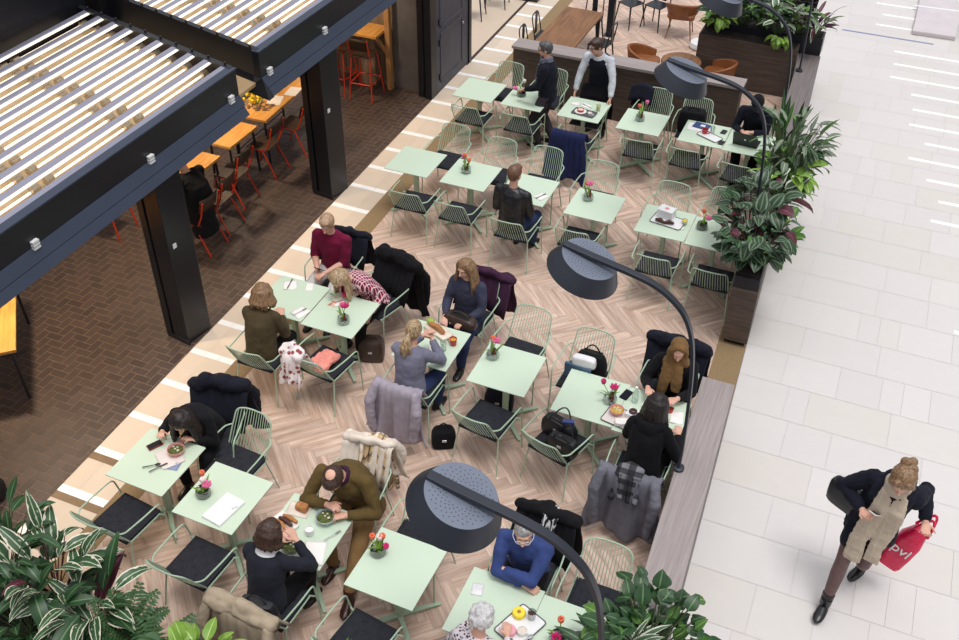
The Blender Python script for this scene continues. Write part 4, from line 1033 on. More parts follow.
coat('scarf', 'striped scarf on the black coat behind the man in blue', -1.70, 5.43, 180, ['stripe_scarf'], .3, front=.1, wt=.07, wb=.09, seed=17, sleeves=False, cat='scarf', thick=.03).location.z = .06

# ------------------------------------------------------------------ bags
def softbox(b, c, d, M3=None, wob=.012, seed=1, taper=1.0):
    """rounded sagging box"""
    R = M3 or Matrix.Identity(3); rings = []; q = random.Random(seed); o = q.uniform(0, 9)
    for j, (f, h) in enumerate(((.55, -.5), (.9, -.47), (1, -.38), (1.02, -.1), (1.0, .2), (.96*taper, .4), (.86*taper, .48), (.6*taper, .5))):
        rg = []
        for k in range(24):
            a = 2*PI*k/24; cx = math.copysign(abs(math.cos(a))**.45, math.cos(a)); cy = math.copysign(abs(math.sin(a))**.45, math.sin(a))
            w = 1 + wob * 6 * math.sin(3*a + o + j) * .2
            rg.append(V(c) + R @ V((cx*d[0]/2*f*w, cy*d[1]/2*f*w, h*d[2])))
        rings.append(rg)
    b.rings(rings)
def handle(b, p, q_, h, r=.008, lean=(0, 0, 0)):
    p, q_ = V(p), V(q_); m = (p + q_) / 2 + V((0, 0, h)) + V(lean)
    b.tube([p.lerp(p, 0)] + [p*(1-t)**2 + (m*2 - (p+q_)/2)*2*t*(1-t) + q_*t*t for t in (.15, .3, .45, .55, .7, .85)] + [q_], r, 6)
def bag(name, label, loc, rz, d, mat, handles=1, hh=.12, flap=False, cat='bag', open_=False, tilt=0, buckle=True):
    t = thing(name, label, cat, loc, rad(rz)); R = Matrix.Rotation(rad(tilt), 3, 'X')
    b = MB(); softbox(b, (0, 0, d[2]/2), d, R, seed=len(label), taper=.9); b.build('body', mat, t)
    if handles:
        for k in range(handles):
            y = 0 if handles == 1 else (-.3 + .6*k) * d[1]; b = MB(); handle(b, R @ V((-d[0]*.25, y, d[2])), R @ V((d[0]*.25, y, d[2])), hh, .008, (0, (k - .5)*.1 if handles > 1 else 0, 0)); b.build('handle', mat, t)
    if flap:
        b = MB(); softbox(b, R @ V((0, -d[1]*.06, d[2]*.8)), (d[0]*.92, d[1]*1.1, d[2]*.5), R, seed=3); b.build('flap', mat, t)
    if buckle: b = MB(); b.box(R @ V((0, -d[1]*.54, d[2]*.62)), (.05, .012, .03)); b.build('clasp', 'steel', t, False, .003)
    if open_:
        b = MB(); b.box(R @ V((0, 0, d[2]*.995)), (d[0]*.6, d[1]*.5, .012), mat=R); b.build('opening', 'gap_dark', t, False)
    return t
SEAT = .495
t = bag('tote_bag', 'open black tote bag with handles, nearer to the table on the chair of handbags', (-2.08, 7.16, SEAT), -18, (.40, .15, .24), 'black_leather', 2, .10, open_=True)
b = MB(); b.box((.06, 0, .25), (.12, .05, .05), .3); tag(b.build('packet', 'blue_note', smooth=False, loc=(-2.05, 7.15, SEAT)), 'blue packet sticking out of the open black tote bag', 'packet')
bag('handbag', 'black leather handbag with looped handles, in front of the tote on the chair', (-1.98, 6.98, SEAT), -14, (.34, .14, .20), 'black_leather', 2, .11, open_=True)
t = bag('shopping_bag', 'black shopping bag propped on the far chair beside the headscarf woman\'s table', (-2.08, 8.14, SEAT), 178, (.36, .16, .34), 'black_cloth', 1, .1, open_=True, tilt=10)
b = MB(); softbox(b, (0, 0, .05), (.26, .1, .12), seed=5); tag(b.build('tissue_bundle', 'white_cloth', loc=(-2.12, 8.03, SEAT + .27)), 'crumpled white tissue in front of the black shopping bag', 'tissue')
b = MB(); b.box((0, 0, .09), (.30, .03, .18), 0); tag(b.build('folder', 'blue_card', smooth=False, loc=(-2.17, 7.98, SEAT + .10), rz=rad(-6)), 'slate blue folder at the front of the black shopping bag', 'folder')
bag('backpack', 'black backpack leaning on the chair by the half wall', (-2.42, 14.16, SEAT), 182, (.42, .22, .34), 'black_cloth', 1, .06, True)
t = bag('handbag', 'dark brown handbag on the lap of the long-haired woman', (-3.68, 8.27, .645), 172, (.40, .17, .13), 'brown_leather', 1, .05, open_=True)
bag('shoulder_bag', 'small black bag on the floor beside the empty chair in the middle', (-3.33, 7.02, 0), 30, (.26, .18, .24), 'black_cloth', 1, .08)
bag('shoulder_bag', 'dark navy bag on the floor under the jar of tulips table', (-2.98, 7.75, 0), 10, (.32, .2, .34), 'navy_black', 1, .06)
bag('shoulder_bag', 'black bag lying behind the person in navy, on the sand coat', (-3.62, 3.97, .60), 4, (.36, .12, .32), 'black_leather', 1, .07)
bag('handbag', 'brown round bag on the floor at the feet of the woman in plaid', (-4.72, 8.0, 0), 20, (.3, .24, .28), 'brown_leather', 1, .06)
coat('scarf', 'white cloth with a dark red floral pattern over the left of a mint chair back', -4.86, 7.23, -8, ['floral'], .34, front=.36, wt=.13, wb=.14, seed=22, sleeves=False, cat='scarf', thick=.035, lump=1.6, shift=-.11).location.z = .01
b = MB(); q = random.Random(8)
for i in range(5): b.limb([(-.1 + .035*i, -.17, .06), (-.08 + .035*i + q.uniform(-.02, .02), -.02, .075), (-.06 + .035*i, .13, .03 + q.uniform(0, .03))], [.045, .05, .03])
tag(addmesh('scarf', remesh(b, 'scarf', ['pink_cloth'], .01, 6, .014, 16), None), 'salmon pink scarf bunched on the seat next to the floral cloth', 'scarf').location = (-4.84, 7.2, SEAT)
bag('bag', 'black bag cut by the left edge on the brick floor', (-7.28, 4.5, 0), 20, (.3, .2, .22), 'black_leather', 1, .05)
# what the walking woman carries
t = thing('shopping_bag', 'crumpled pink-red plastic carrier bag with white letters', 'bag', (1.22, 6.95, .38), rad(160))
b = MB(); softbox(b, (0, 0, .29), (.22, .15, .58), seed=9, taper=.72, wob=.05); b.build('body', 'red_bag', t)
for sy in (-1, 1): b = MB(); handle(b, (-.07, sy*.04, .56), (.07, sy*.04, .56), .2, .013); b.build('handle', 'red_bag', t)
def lettering(name, body, size, mat, parent, loc, rot, ext):
    cu = bpy.data.curves.new(name, 'FONT'); cu.body = body; cu.size = size; cu.extrude = ext; cu.align_x = 'CENTER'
    o = bpy.data.objects.new(name, cu); TS.collection.objects.link(o); dg = workshop()
    me = bpy.data.meshes.new_from_object(o.evaluated_get(dg)); bpy.data.objects.remove(o); me.materials.clear(); me.materials.append(M[mat])
    o = addmesh(name, me, parent); o.location = loc; o.rotation_euler = rot; return o
lettering('lettering', 'pvl', .15, 'white_plastic', t, (.01, .084, .25), (rad(90), 0, PI), .004)['label'] = 'white letters on the bag'
t.rotation_euler = (rad(4), rad(-17), rad(166))
def phone(label, loc, rot, mat='black_plastic'):
    t = thing('phone', label, 'phone', loc); t.rotation_euler = rot
    b = MB(); b.box((0, 0, 0), (.07, .14, .009)); b.build('case', mat, t, False, .004); b = MB(); b.box((0, 0, .0055), (.058, .115, .002)); b.build('screen', 'black_plastic' if mat != 'black_plastic' else 'eye_dark', t, False)
PH = []
t = thing('shoulder_bag', 'black shoulder bag at the walking woman\'s side', 'bag', (.70, 6.95, .94), rad(150))
b = MB(); softbox(b, (0, 0, .12), (.34, .13, .27), seed=4); b.build('body', 'black_leather', t); b = MB(); b.tube([(-.14, 0, .24), (-.13, .0, .36), (-.16, .02, .5)], .012, 6); b.build('strap', 'black_leather', t)

# ------------------------------------------------------------------ table-top things
TOP = .7405
def lathe_thing(name, label, cat, x, y, prof, mat, parts=(), z=TOP, n=24, group=None, rz=0):
    t = thing(name, label, cat, (x, y, z), rz, group); b = MB(); b.lathe(prof, n); b.build('body', mat, t)
    for pn, pr, pm in parts: b = MB(); b.lathe(pr, n); b.build(pn, pm, t)
    return t
def bowl(label, x, y, r, mat, food, h=.07):
    t = lathe_thing('bowl', label, 'bowl', x, y, [(r*.5, 0), (r*.55, .004), (r*.86, h*.55), (r, h), (r*.95, h), (r*.8, h*.55), (r*.4, .012), (0, .012)], mat)
    q = random.Random(3); b = MB()
    b.ell((0, 0, h*.66), (r*.86, r*.86, h*.26))
    for i in range(26): a = q.uniform(0, 6.28); d = r*.75*math.sqrt(q.random()); b.ell((d*math.cos(a), d*math.sin(a), h*.85), (q.uniform(.01, .02), q.uniform(.008, .016), .008), n=6, m=4)
    b.build('food', food, t); 
    b = MB()
    for i in range(5): a = q.uniform(0, 6.28); d = r*.55*math.sqrt(q.random()); b.ell((d*math.cos(a), d*math.sin(a), h*.95), (.012, .010, .008), n=7, m=4)
    b.build('topping', 'cream_cloth', t)
def cup(label, x, y, r=.04, h=.085, mat='white_glaze', drink=None, handle_=True, rz=0, saucer=0, glass=False, name='cup'):
    t = thing(name, label, 'cup', (x, y, TOP), rz); b = MB(); b.lathe([(r*.75, 0), (r*.8, .003), (r, h), (r*.93, h), (r*.74, .008), (0, .008)], 22); b.build('body', mat, t)
    if drink: b = MB(); b.lathe([(0, h*.77), (r*.87, h*.8)] if not glass else [(0, .01), (r*.72, .01), (r*.86, h*.72), (0, h*.72)], 22); b.build('drink', drink, t)
    if handle_: b = MB(); b.tube([(r*.9 + .03*math.sin(PI*k/8), 0, h*.2 + h*.55*k/8) for k in range(9)], .006, 6); b.build('handle', mat, t)
    if saucer: b = MB(); b.lathe([(0, 0), (saucer*.6, .0), (saucer, .012), (saucer*.97, .015), (saucer*.55, .004), (0, .004)], 26); b.build('saucer', mat, t)
def slab(name, label, cat, x, y, rz, d, mat, z=TOP, rim=False, bevel=.004):
    t = thing(name, label, cat, (x, y, z), rad(rz)); b = MB(); b.box((0, 0, d[2]/2), d); b.build('base' if rim else 'body', mat, t, False, bevel)
    if rim:
        b = MB(); rodded(b, [(-d[0]/2, 0, d[2]), (-d[0]/2, d[1]/2, d[2]), (d[0]/2, d[1]/2, d[2]), (d[0]/2, -d[1]/2, d[2]), (-d[0]/2, -d[1]/2, d[2]), (-d[0]/2, 0, d[2])], .006, .03); b.build('rim', 'grey_lea' if rim == 2 else mat, t)
    return t
def napkin(label, x, y, rz, d=(.16, .16), cut=True, mat='paper'):
    q = random.Random(int(x*100)); p = q.uniform(0, 6)
    b = MB(); b.grid(lambda u, v: ((u-.5)*d[0], (v-.5)*d[1], .006 + .006*math.sin(5*u + p) * math.sin(4*v + p)), 8, 8)
    tag(b.build('napkin', mat, loc=(x, y, TOP), rz=rad(rz), solid=.003), label, 'napkin')
def cutlery(kind, label, x, y, rz, mat='steel', z=TOP + .014):
    t = thing(kind, label, 'cutlery', (x, y, z), rad(rz)); b = MB(); b.tube([(0, -.09, 0), (0, .02, .002), (0, .03, .003)], [.005, .004, .003], 6, flat=(.5, 1.4)); b.build('handle', mat, t)
    b = MB()
    if kind == 'fork':
        b.box((0, .042, .003), (.02, .026, .002))
        for i in range(4): b.box((-.009 + .006*i, .07, .003), (.003, .034, .002))
    elif kind == 'spoon': b.ell((0, .055, .003), (.018, .028, .004), n=12, m=6)
    else: b.box((0, .06, .003), (.014, .075, .002))
    b.build('blade' if kind == 'knife' else 'head', mat, t, False)
def tulip(label, x, y, z, lean, az, h, mat, blown=False):
    t = thing('tulip', label, 'flower', (x, y, z), az); tip = V((math.sin(rad(lean))*h, 0, math.cos(rad(lean))*h))
    b = MB(); b.tube([(0, 0, .0), tip*.5 + V((-.004, 0, .004)), tip], .0045, 6); b.build('stem', 'stem_green', t)
    b = MB()
    for k in range(6):
        a = 2*PI*k/6; R = Matrix.Rotation(a, 3, 'Z') @ Matrix.Rotation(rad(38 if blown else 10), 3, 'Y'); b.ell(tip + R @ V((.012 if not blown else .018, 0, .024)), (.012, .019, .03), R, 8, 6)
    b.build('petals', mat, t)
    b = MB()
    for k in range(2):
        a = k*2.6 + lean; leafblade(b, V((0, 0, .02)), a, 68, h*.95, .03, 35)
    b.build('leaf', 'leaf_bright', t)
def leafblade(b, p, az, el, L, W_, droop=40, roll=0, n=6, shape=1.0, fold=.25):
    """one bent leaf: az heading, el start elevation in degrees"""
    p = V(p); h = V((math.cos(az), math.sin(az), 0)); s = V((-math.sin(az), math.cos(az), 0)); base = len(b.v); c = p.copy()
    for j in range(n + 1):
        v = j / n; e = rad(el - droop * v); d = h * math.cos(e) + V((0, 0, 1)) * math.sin(e); nn = s.cross(d) * -1
        if j: c = c + d * (L / n)
        w = W_ * .5 * (math.sin(PI * min(1, v ** (.75 * shape) * .97 + .03)) ** .8 + .02); sr = s * math.cos(roll) + nn * math.sin(roll)
        for u in (-1, -.5, 0, .5, 1): b.v.append(c + sr * w * u + nn * abs(u) * w * fold + nn * (.1 * w * math.sin(9 * v) * abs(u)))
    for j in range(n):
        for i in range(4):
            a = base + j*5 + i; b.face((a, a+1, a+6, a+5), [(i/4, j/n), ((i+1)/4, j/n), ((i+1)/4, (j+1)/n), (i/4, (j+1)/n)])
def vase(where, x, y, flowers, dark=False, bottles=1, r=.074, h=.085):
    t = thing('glass_bowl', '%s glass flower bowl on %s' % ('smoky' if dark else 'clear', where), 'vase', (x, y, TOP), 0, 'flower bowls on the tables')
    b = MB(); b.lathe([(r*.6, 0), (r*.95, h*.2), (r, h*.5), (r*.85, h), (r*.82, h), (r*.96, h*.5), (r*.9, h*.22), (0, .006)], 24); b.build('bowl', 'glass_dark' if dark else 'glass', t)
    b = MB(); b.ell((0, 0, .02), (r*.8, r*.8, .014)); b.build('pebbles', 'grey_lea', t)
    q = random.Random(int(x*77))
    for i, (c, mname, lean, az, hh) in enumerate(flowers):
        a = i*2.2 + 1; tulip('%s tulip in the bowl on %s' % (c, where), x + .02*math.cos(a), y + .02*math.sin(a), TOP + .012, lean, az, hh, mname, c.startswith('open'))
    spec = [('salt_shaker', 'white salt shaker', 'white_plastic', 'steel', -.03, -.012, .085, 'shaker'), ('sauce_bottle', 'small brown sauce bottle', 'ketchup', 'black_plastic', .028, -.016, .12, 'bottle'), ('pepper_mill', 'dark pepper shaker', 'black_plastic', 'steel', .0, .032, .09, 'shaker')]
    for nm, lb, m1, m2, dx, dy, hh, ct in spec[:bottles]:
        s_ = thing(nm, '%s in the bowl on %s' % (lb, where), ct, (x + dx, y + dy, TOP + .034)); b = MB(); b.lathe([(.015, 0), (.016, hh*.6), (.010, hh*.8), (.010, hh*.85), (0, hh*.85)], 14); b.build('body', m1, s_)
        b = MB(); b.lathe([(.011, hh*.83), (.011, hh), (0, hh*1.02)], 14); b.build('lid', m2, s_)
PK, OR, WH, MG = ('pink', 'tulip_pink'), ('orange', 'tulip_orange'), ('white', 'tulip_white'), ('magenta', 'tulip_magenta')
def fl(c, lean, az, h, o=False): return (('open ' if o else '') + c[0], c[1], lean, az, h)
vase('the white laptop table', -4.81, 4.88, [fl(OR, 22, 2.2, .19), fl(PK, 30, .2, .15, True), fl(WH, 12, 1.6, .16)], True, 1)
vase('the low vase table by the nearest lamp', -3.0, 4.93, [fl(OR, 30, 3.0, .15), ('red', 'tulip_orange', 26, .9, .16), fl(WH, 20, 1.7, .15), fl(MG, 40, -.2, .12)], True, 1)
vase('the elderly pair\'s second table', -1.24, 4.72, [fl(OR, 8, 2, .2), fl(MG, 30, -1.2, .12, True)], True, 2)
vase('the jar of tulips table in the middle', -3.08, 7.78, [fl(OR, 8, 2.6, .21), fl(PK, 14, .4, .22, True)], False, 3)
vase('the plaid woman\'s table', -4.86, 7.66, [fl(PK, 26, 2.4, .17), fl(MG, 20, 1.2, .19, True)], False, 2)
vase('the black bags table', -1.70, 7.62, [fl(MG, 36, 2.8, .2), ('open red', 'tulip_magenta', 16, .4, .18)], False, 3)
vase('the pink flower table behind the middle lamp', -3.14, 11.27, [fl(OR, 22, 2.6, .19), fl(PK, 8, .6, .22, True)], False, 2)
vase('the second table of the middle row', -4.92, 11.26, [fl(PK, 24, 2.7, .19), ('red', 'tulip_orange', 10, 1.8, .21), fl(OR, 12, .4, .17)], False, 2)
vase('the plant-covered table', -1.58, 11.2, [fl(OR, 12, 2.2, .2), fl(PK, 30, -.1, .18, True)], True, 1)
vase('the standing woman\'s table', -5.06, 13.76, [('white-green', 'tulip_white', 8, 1, .2), fl(PK, 38, 3.6, .13, True)], True, 2)
vase('the tall pink tulip table', -3.13, 13.73, [fl(PK, 14, .3, .27), ('red', 'tulip_orange', 6, 2, .19)], False, 2)
# salad table
slab('tray', 'pale tray under the pink salad bowl', 'tray', -5.39, 5.15, -34, (.26, .22, .012), 'tray', rim=True)
bowl('pinkish red bowl of salad in front of the dark-haired woman', -5.36, 5.22, .085, 'pink_glaze', 'salad')
t = slab('phone', 'black and red phone wallet beside the salad tray', 'phone', -5.62, 5.22, 62, (.14, .075, .02), 'black_plastic'); b = MB(); b.box((0, 0, .011), (.146, .08, .006)); b.build('edge', 'red_glaze', t, False)
cutlery('spoon', 'black spoon crossing the salad tray edge', -5.47, 4.98, -52, 'black_plastic', TOP + .02); cutlery('knife', 'black knife beside the black spoon', -5.40, 4.98, -30, 'black_plastic', TOP + .02)
napkin('pale blue napkin by the salad tray', -5.28, 5.07, 10, (.10, .10), mat='blue_strip')
# white laptop
t = slab('laptop', 'closed white laptop on a mint table', 'laptop', -4.533, 4.80, -9, (.225, .345, .012), 'white_plastic', bevel=.012)
b = MB(); b.box((0, 0, .019), (.221, .341, .01)); b.build('lid', 'white_plastic', t, False, .01)
lettering('logo', 'lenovo', .022, 'black_plastic', t, (.088, .06, .0248), (0, 0, rad(60)), .0004)
# couple's table
napkin('brown paper with bread in front of the man in olive', -3.90, 5.08, 8, (.22, .17), mat='cream_cloth')
b = MB(); softbox(b, (0, 0, .03), (.12, .08, .06), seed=8); tag(b.build('bread_roll', 'bread', loc=(-3.87, 5.09, TOP + .012)), 'bread lying on the brown paper', 'bread')
bowl('pale blue-grey bowl the man in olive eats from', -3.60, 5.06, .095, 'grey_glaze', 'salad', .08)
slab('takeaway_tray', 'white takeaway tray with wraps beside the person in navy', 'tray', -3.93, 4.87, -20, (.24, .16, .03), 'paper', rim=True)
for i in range(3):
    b = MB(); b.limb([(-.07, 0, 0), (0, .004, .006), (.07, 0, 0)], [.018, .022, .016]); tag(b.build('wrap', 'choc' if i == 1 else 'bread', loc=(-3.93 + .02*i, 4.83 + .045*i, TOP + .055), rz=rad(-20 + 6*i)), ['front', 'middle', 'rear'][i] + ' wrap on the white takeaway tray', 'wrap')
bowl('dark bowl of salad close to the person in navy', -3.72, 4.66, .085, 'grey_lea', 'salad')
cup('white paper cup in the middle of the couple\'s table', -3.66, 4.87, .042, .08, 'white_plastic', 'white_glaze', False)
napkin('large crumpled white napkin near the elbow of the person in navy', -3.52, 4.70, 20, (.2, .26))
cutlery('fork', 'fork with dark handle near the olive man\'s bowl', -3.46, 4.93, -28)
# elderly pair
slab('tray', 'white tray with two cakes in front of the elderly pair', 'tray', -1.57, 4.72, -22, (.27, .36, .012), 'white_plastic', rim=2)
lathe_thing('cake', 'round yellow glazed cake on the white tray', 'cake', -1.62, 4.82, [(.055, 0), (.06, .02), (.052, .038), (0, .04)], 'yellow_cake', [('topping', [(.018, .038), (.015, .044), (0, .046)], 'bread')], TOP + .016)
lathe_thing('cake', 'round pink glazed cake on the white tray', 'cake', -1.63, 4.63, [(.055, 0), (.06, .02), (.052, .038), (0, .04)], 'pink_cake', [('topping', [(.014, .038), (.012, .046), (0, .048)], 'white_glaze')], TOP + .016)
cup('glass of dark coffee on the white cake tray', -1.51, 4.83, .038, .10, 'glass', 'coffee', False, glass=True, name='drinking_glass')
cup('white cup of milky coffee on the white cake tray', -1.53, 4.66, .043, .06, 'white_glaze', 'cream_cloth')
cutlery('spoon', 'small spoon on the white cake tray', -1.48, 4.60, -30, z=TOP + .03)
napkin('patterned napkin left of the white-haired woman', -2.04, 4.92, 12, (.1, .12), mat='white_cloth')
# family table
napkin('napkin with wrapped cutlery at the back of the olive sweater woman\'s table', -5.78, 8.02, 30); cutlery('knife', 'wooden knife on the rear napkin of the family table', -5.79, 8.03, 12, 'choc'); 
t = slab('receipt', 'white folded paper near the maroon shirted man', 'paper', -5.55, 8.08, 24, (.08, .14, .008), 'paper')
napkin('napkin with cutlery next to the olive sweater woman\'s hands', -5.40, 7.62, -20, (.15, .18)); cutlery('fork', 'fork on the napkin by the olive sweater woman', -5.40, 7.62, -24)
napkin('napkin under a pink tulip on the plaid woman\'s table', -5.1, 7.98, 36, (.12, .2)); cutlery('knife', 'brown handled knife on the napkin of the plaid woman', -5.12, 7.93, -40, 'bread')
tulip('pink tulip lying on the napkin of the plaid woman', -5.16, 7.98, TOP + .03, 85, .6, .12, 'tulip_magenta')
# red mug table
slab('takeaway_tray', 'long cardboard tray with a sandwich on the red mug table', 'tray', -3.80, 7.93, -24, (.34, .15, .035), 'cream_cloth', rim=True)
b = MB(); b.limb([(-.1, 0, .03), (0, .01, .04), (.1, 0, .03)], [.03, .036, .028]); tag(b.build('sandwich', 'bread', loc=(-3.82, 7.93, TOP + .03), rz=rad(-24)), 'sandwich in the long cardboard tray', 'sandwich')
b = MB(); b.ell((0, 0, .03), (.05, .04, .03)); tag(b.build('lettuce', 'stem_green', loc=(-3.93, 8.0, TOP + .04)), 'lettuce at the end of the long cardboard tray', 'salad')
cup('red mug of tea between two women', -3.56, 7.80, .043, .09, 'red_glaze', 'tea', rz=PI)
for i, (x, y, lb) in enumerate(((-3.62, 7.67, 'clear plastic cup nearer to the red mug'), (-3.58, 7.52, 'clear plastic cup near the table corner'))): cup(lb, x, y, .037, .12, 'glass', None, False, name='drinking_glass')
napkin('crumpled white napkin by the clear plastic cups', -3.72, 7.66, 20, (.14, .14))
# headscarf table
slab('tray', 'beige tray under the pink bowl by the woman in black', 'tray', -1.52, 7.42, -10, (.34, .26, .012), 'tray', rim=2)
bowl('pink bowl of yellow grain salad on the beige tray', -1.58, 7.47, .075, 'pink_glaze', 'grain')
t = slab('cake_box', 'small white box holding a doughnut on the beige tray', 'box', -1.42, 7.50, -12, (.12, .12, .05), 'white_plastic', TOP + .014); b = MB(); b.tube([(.028*math.cos(2*PI*k/14), .028*math.sin(2*PI*k/14), .06) for k in range(14)], .016, 8, closed=True); b.build('doughnut', 'choc', t)
b = MB(); softbox(b, (0, 0, .02), (.16, .09, .05), seed=2); tag(b.build('paper_bundle', 'paper', loc=(-1.48, 7.34, TOP + .014), rz=.3), 'crumpled paper at the front of the beige tray', 'paper')
lathe_thing('water_bottle', 'clear water bottle next to the magenta tulips', 'bottle', -1.46, 7.72, [(.03, 0), (.034, .01), (.034, .13), (.014, .17), (.014, .19), (0, .19)], 'glass', [('cap', [(.015, .188), (.015, .205), (0, .206)], 'white_plastic')])
slab('wallet', 'dark blue wallet beside the water bottle', 'wallet', -1.57, 7.78, -14, (.085, .15, .016), 'navy_black')
lathe_thing('plate', 'white plate between the headscarf woman and the woman in black', 'plate', -1.27, 7.70, [(0, 0), (.07, .0), (.11, .014), (.108, .018), (.066, .006), (0, .006)], 'white_glaze', [('food', [(.05, .008), (.045, .024), (0, .03)], 'bread')])
cup('small red pot on the headscarf woman\'s table', -1.08, 7.72, .03, .05, 'red_glaze', 'ketchup', False)
napkin('white napkin at the right end of the headscarf woman\'s table', -1.0, 7.66, 10, (.13, .18))
# middle row
napkin('napkin with cutlery on the table of the man in black leather', -3.74, 11.08, -24, (.13, .16)); cutlery('fork', 'fork on the napkin of the man in the black jacket', -3.74, 11.08, -30, 'black_plastic')
b = MB(); b.box((0, 0, .03), (.05, .05, .06)); tag(b.build('card_holder', 'white_plastic', smooth=False, loc=(-4.2, 11.35, TOP)), 'small white card stand left on the table of the man in the black jacket', 'card')
slab('tray', 'dark rimmed tray below the white cardboard box', 'tray', -2.02, 11.18, -8, (.42, .26, .012), 'white_plastic', rim=2)
t = slab('cardboard_box', 'white cardboard box with a printed emblem', 'box', -2.07, 11.27, -10, (.21, .15, .12), 'white_plastic', TOP + .014); b = MB(); b.lathe([(0, .1205), (.03, .1215)], 16); b.build('emblem', 'pink_glaze', t, False)
for i, x in enumerate((-2.11, -1.99)): b = MB(); b.limb([(-.05, 0, .02), (0, .012, .026), (.05, 0, .018)], [.02, .03, .018]); tag(b.build('chocolate_pastry', 'choc', loc=(x, 11.1, TOP + .018), rz=rad(-16 + 30*i)), ['left', 'right'][i] + ' chocolate pastry in front of the white cardboard box', 'pastry')
cup('glass of yellow juice beside the white cardboard box', -1.81, 11.2, .04, .07, 'glass', 'juice', False, glass=True, name='drinking_glass')
napkin('crumpled napkin in front of the yellow juice', -1.87, 11.1, 20, (.16, .12))
# far row
slab('tray', 'dark tray with soup cup in front of the waiter', 'tray', -3.97, 13.60, -6, (.36, .2, .012), 'grey_lea', rim=2)
cup('red soup cup on a white saucer in front of the waiter', -4.03, 13.60, .055, .06, 'red_glaze', 'cream_cloth', False, saucer=0)
lathe_thing('saucer', 'white saucer under the red soup cup', 'plate', -4.03, 13.60, [(0, 0), (.06, 0), (.092, .01), (.09, .013), (0, .004)], 'white_glaze', (), TOP + .013)
cup('small white cup right of the red soup cup', -3.87, 13.56, .035, .05, 'white_glaze', 'cream_cloth')
cup('glass of yellow-orange juice near the waiter\'s hand', -3.80, 13.76, .036, .10, 'glass', 'juice', False, glass=True, name='drinking_glass')
napkin('white napkin left of the red soup cup', -4.2, 13.84, 10, (.12, .1)); napkin('crumpled napkin at the back of the soup table', -4.02, 13.84, -20, (.16, .12)); cutlery('fork', 'fork at the back of the soup table', -4.0, 13.82, 70)
t = slab('notebook', 'dark blue notebook on loose white papers', 'notebook', -2.22, 13.9, -10, (.24, .17, .016), 'blue_note', TOP + .008); b = MB(); b.box((.02, 0, .017), (.07, .06, .002)); b.build('sticker', 'white_plastic', t, False)
slab('papers', 'loose white papers under the blue notebook', 'paper', -2.25, 13.86, 4, (.33, .24, .007), 'paper')
slab('tray', 'white tray with the red tea cup', 'tray', -2.04, 13.64, -26, (.36, .18, .014), 'white_plastic', rim=2)
cup('red glass tea cup on the white tray', -2.13, 13.70, .045, .08, 'red_glaze', 'ketchup'); cup('empty clear glass behind the red tea cup', -2.03, 13.75, .036, .12, 'glass', None, False, name='drinking_glass')
for nm, x, y in (('rear', -1.88, 13.87), ('front', -1.84, 13.53)):
    t = slab('phone', nm + ' black phone on the table left of the laptop', 'phone', x, y, -8, (.08, .13, .01), 'black_plastic')
t = thing('laptop', 'open black laptop in front of the man in the cap', 'laptop', (-1.5, 13.72, TOP), rad(176)); b = MB(); b.box((0, .03, .008), (.36, .24, .016)); b.build('keyboard_base', 'black_plastic', t, False, .004)
R = Matrix.Rotation(rad(-18), 3, 'X'); b = MB(); b.box(V((0, .155, .016)) + R @ V((0, 0, .115)), (.36, .01, .23), mat=R); s_ = b.build('screen', 'black_plastic', t, False, .004)
b = MB(); b.lathe([(0, 0), (.016, .001)], 14, V((0, .155, .016)) + R @ V((0, .0056, .12)), Matrix.Rotation(rad(-108), 3, 'X')); b.build('emblem', 'steel', s_, False)
phone('black phone in the hands of the man in maroon', (-5.63, 8.44, .745), (rad(40), 0, rad(170)))
phone('white phone in the walking woman\'s hand', (.925, 6.58, 1.33), (rad(38), 0, rad(150)), 'white_plastic')

# ------------------------------------------------------------------ inside the kiosk: wooden tables, red chairs, bar
def wood_table(label, x, y, rz, d, z=.74, mat='orange_wood'):
    t = thing('wooden_table', label, 'table', (x, y, 0), rad(rz)); b = MB(); b.box((0, 0, z - .02), (d[0], d[1], .04)); b.build('tabletop', mat, t, False, .004)
    for sx in (-1, 1):
        for sy in (-1, 1): b = MB(); b.tube([(sx*(d[0]/2 - .06), sy*(d[1]/2 - .06), z - .04), (sx*(d[0]/2 - .04), sy*(d[1]/2 - .04), 0)], .018, 6); b.build('leg', 'black_paint', t)
    b = MB(); b.tube([(-d[0]/2 + .05, 0, .12), (d[0]/2 - .05, 0, .12)], .012, 6); b.tube([(-d[0]/2 + .05, -d[1]/2 + .05, .12), (-d[0]/2 + .05, d[1]/2 - .05, .12)], .012, 6); b.build('stretcher', 'black_paint', t)
wood_table('orange wooden table below the edge of the front canopy, figure in black beside it', -8.52, 9.95, 0, (.46, .62))
wood_table('orange wooden table with nothing on it, second below the canopies', -8.52, 10.88, 0, (.44, .72))
wood_table('long orange wooden table with yellow flowers and papers', -8.62, 12.15, 3, (.62, 1.5))
wood_table('orange wooden table cut by the left edge under the front canopy', -8.60, 6.19, 42.5, (.5, 1.5))
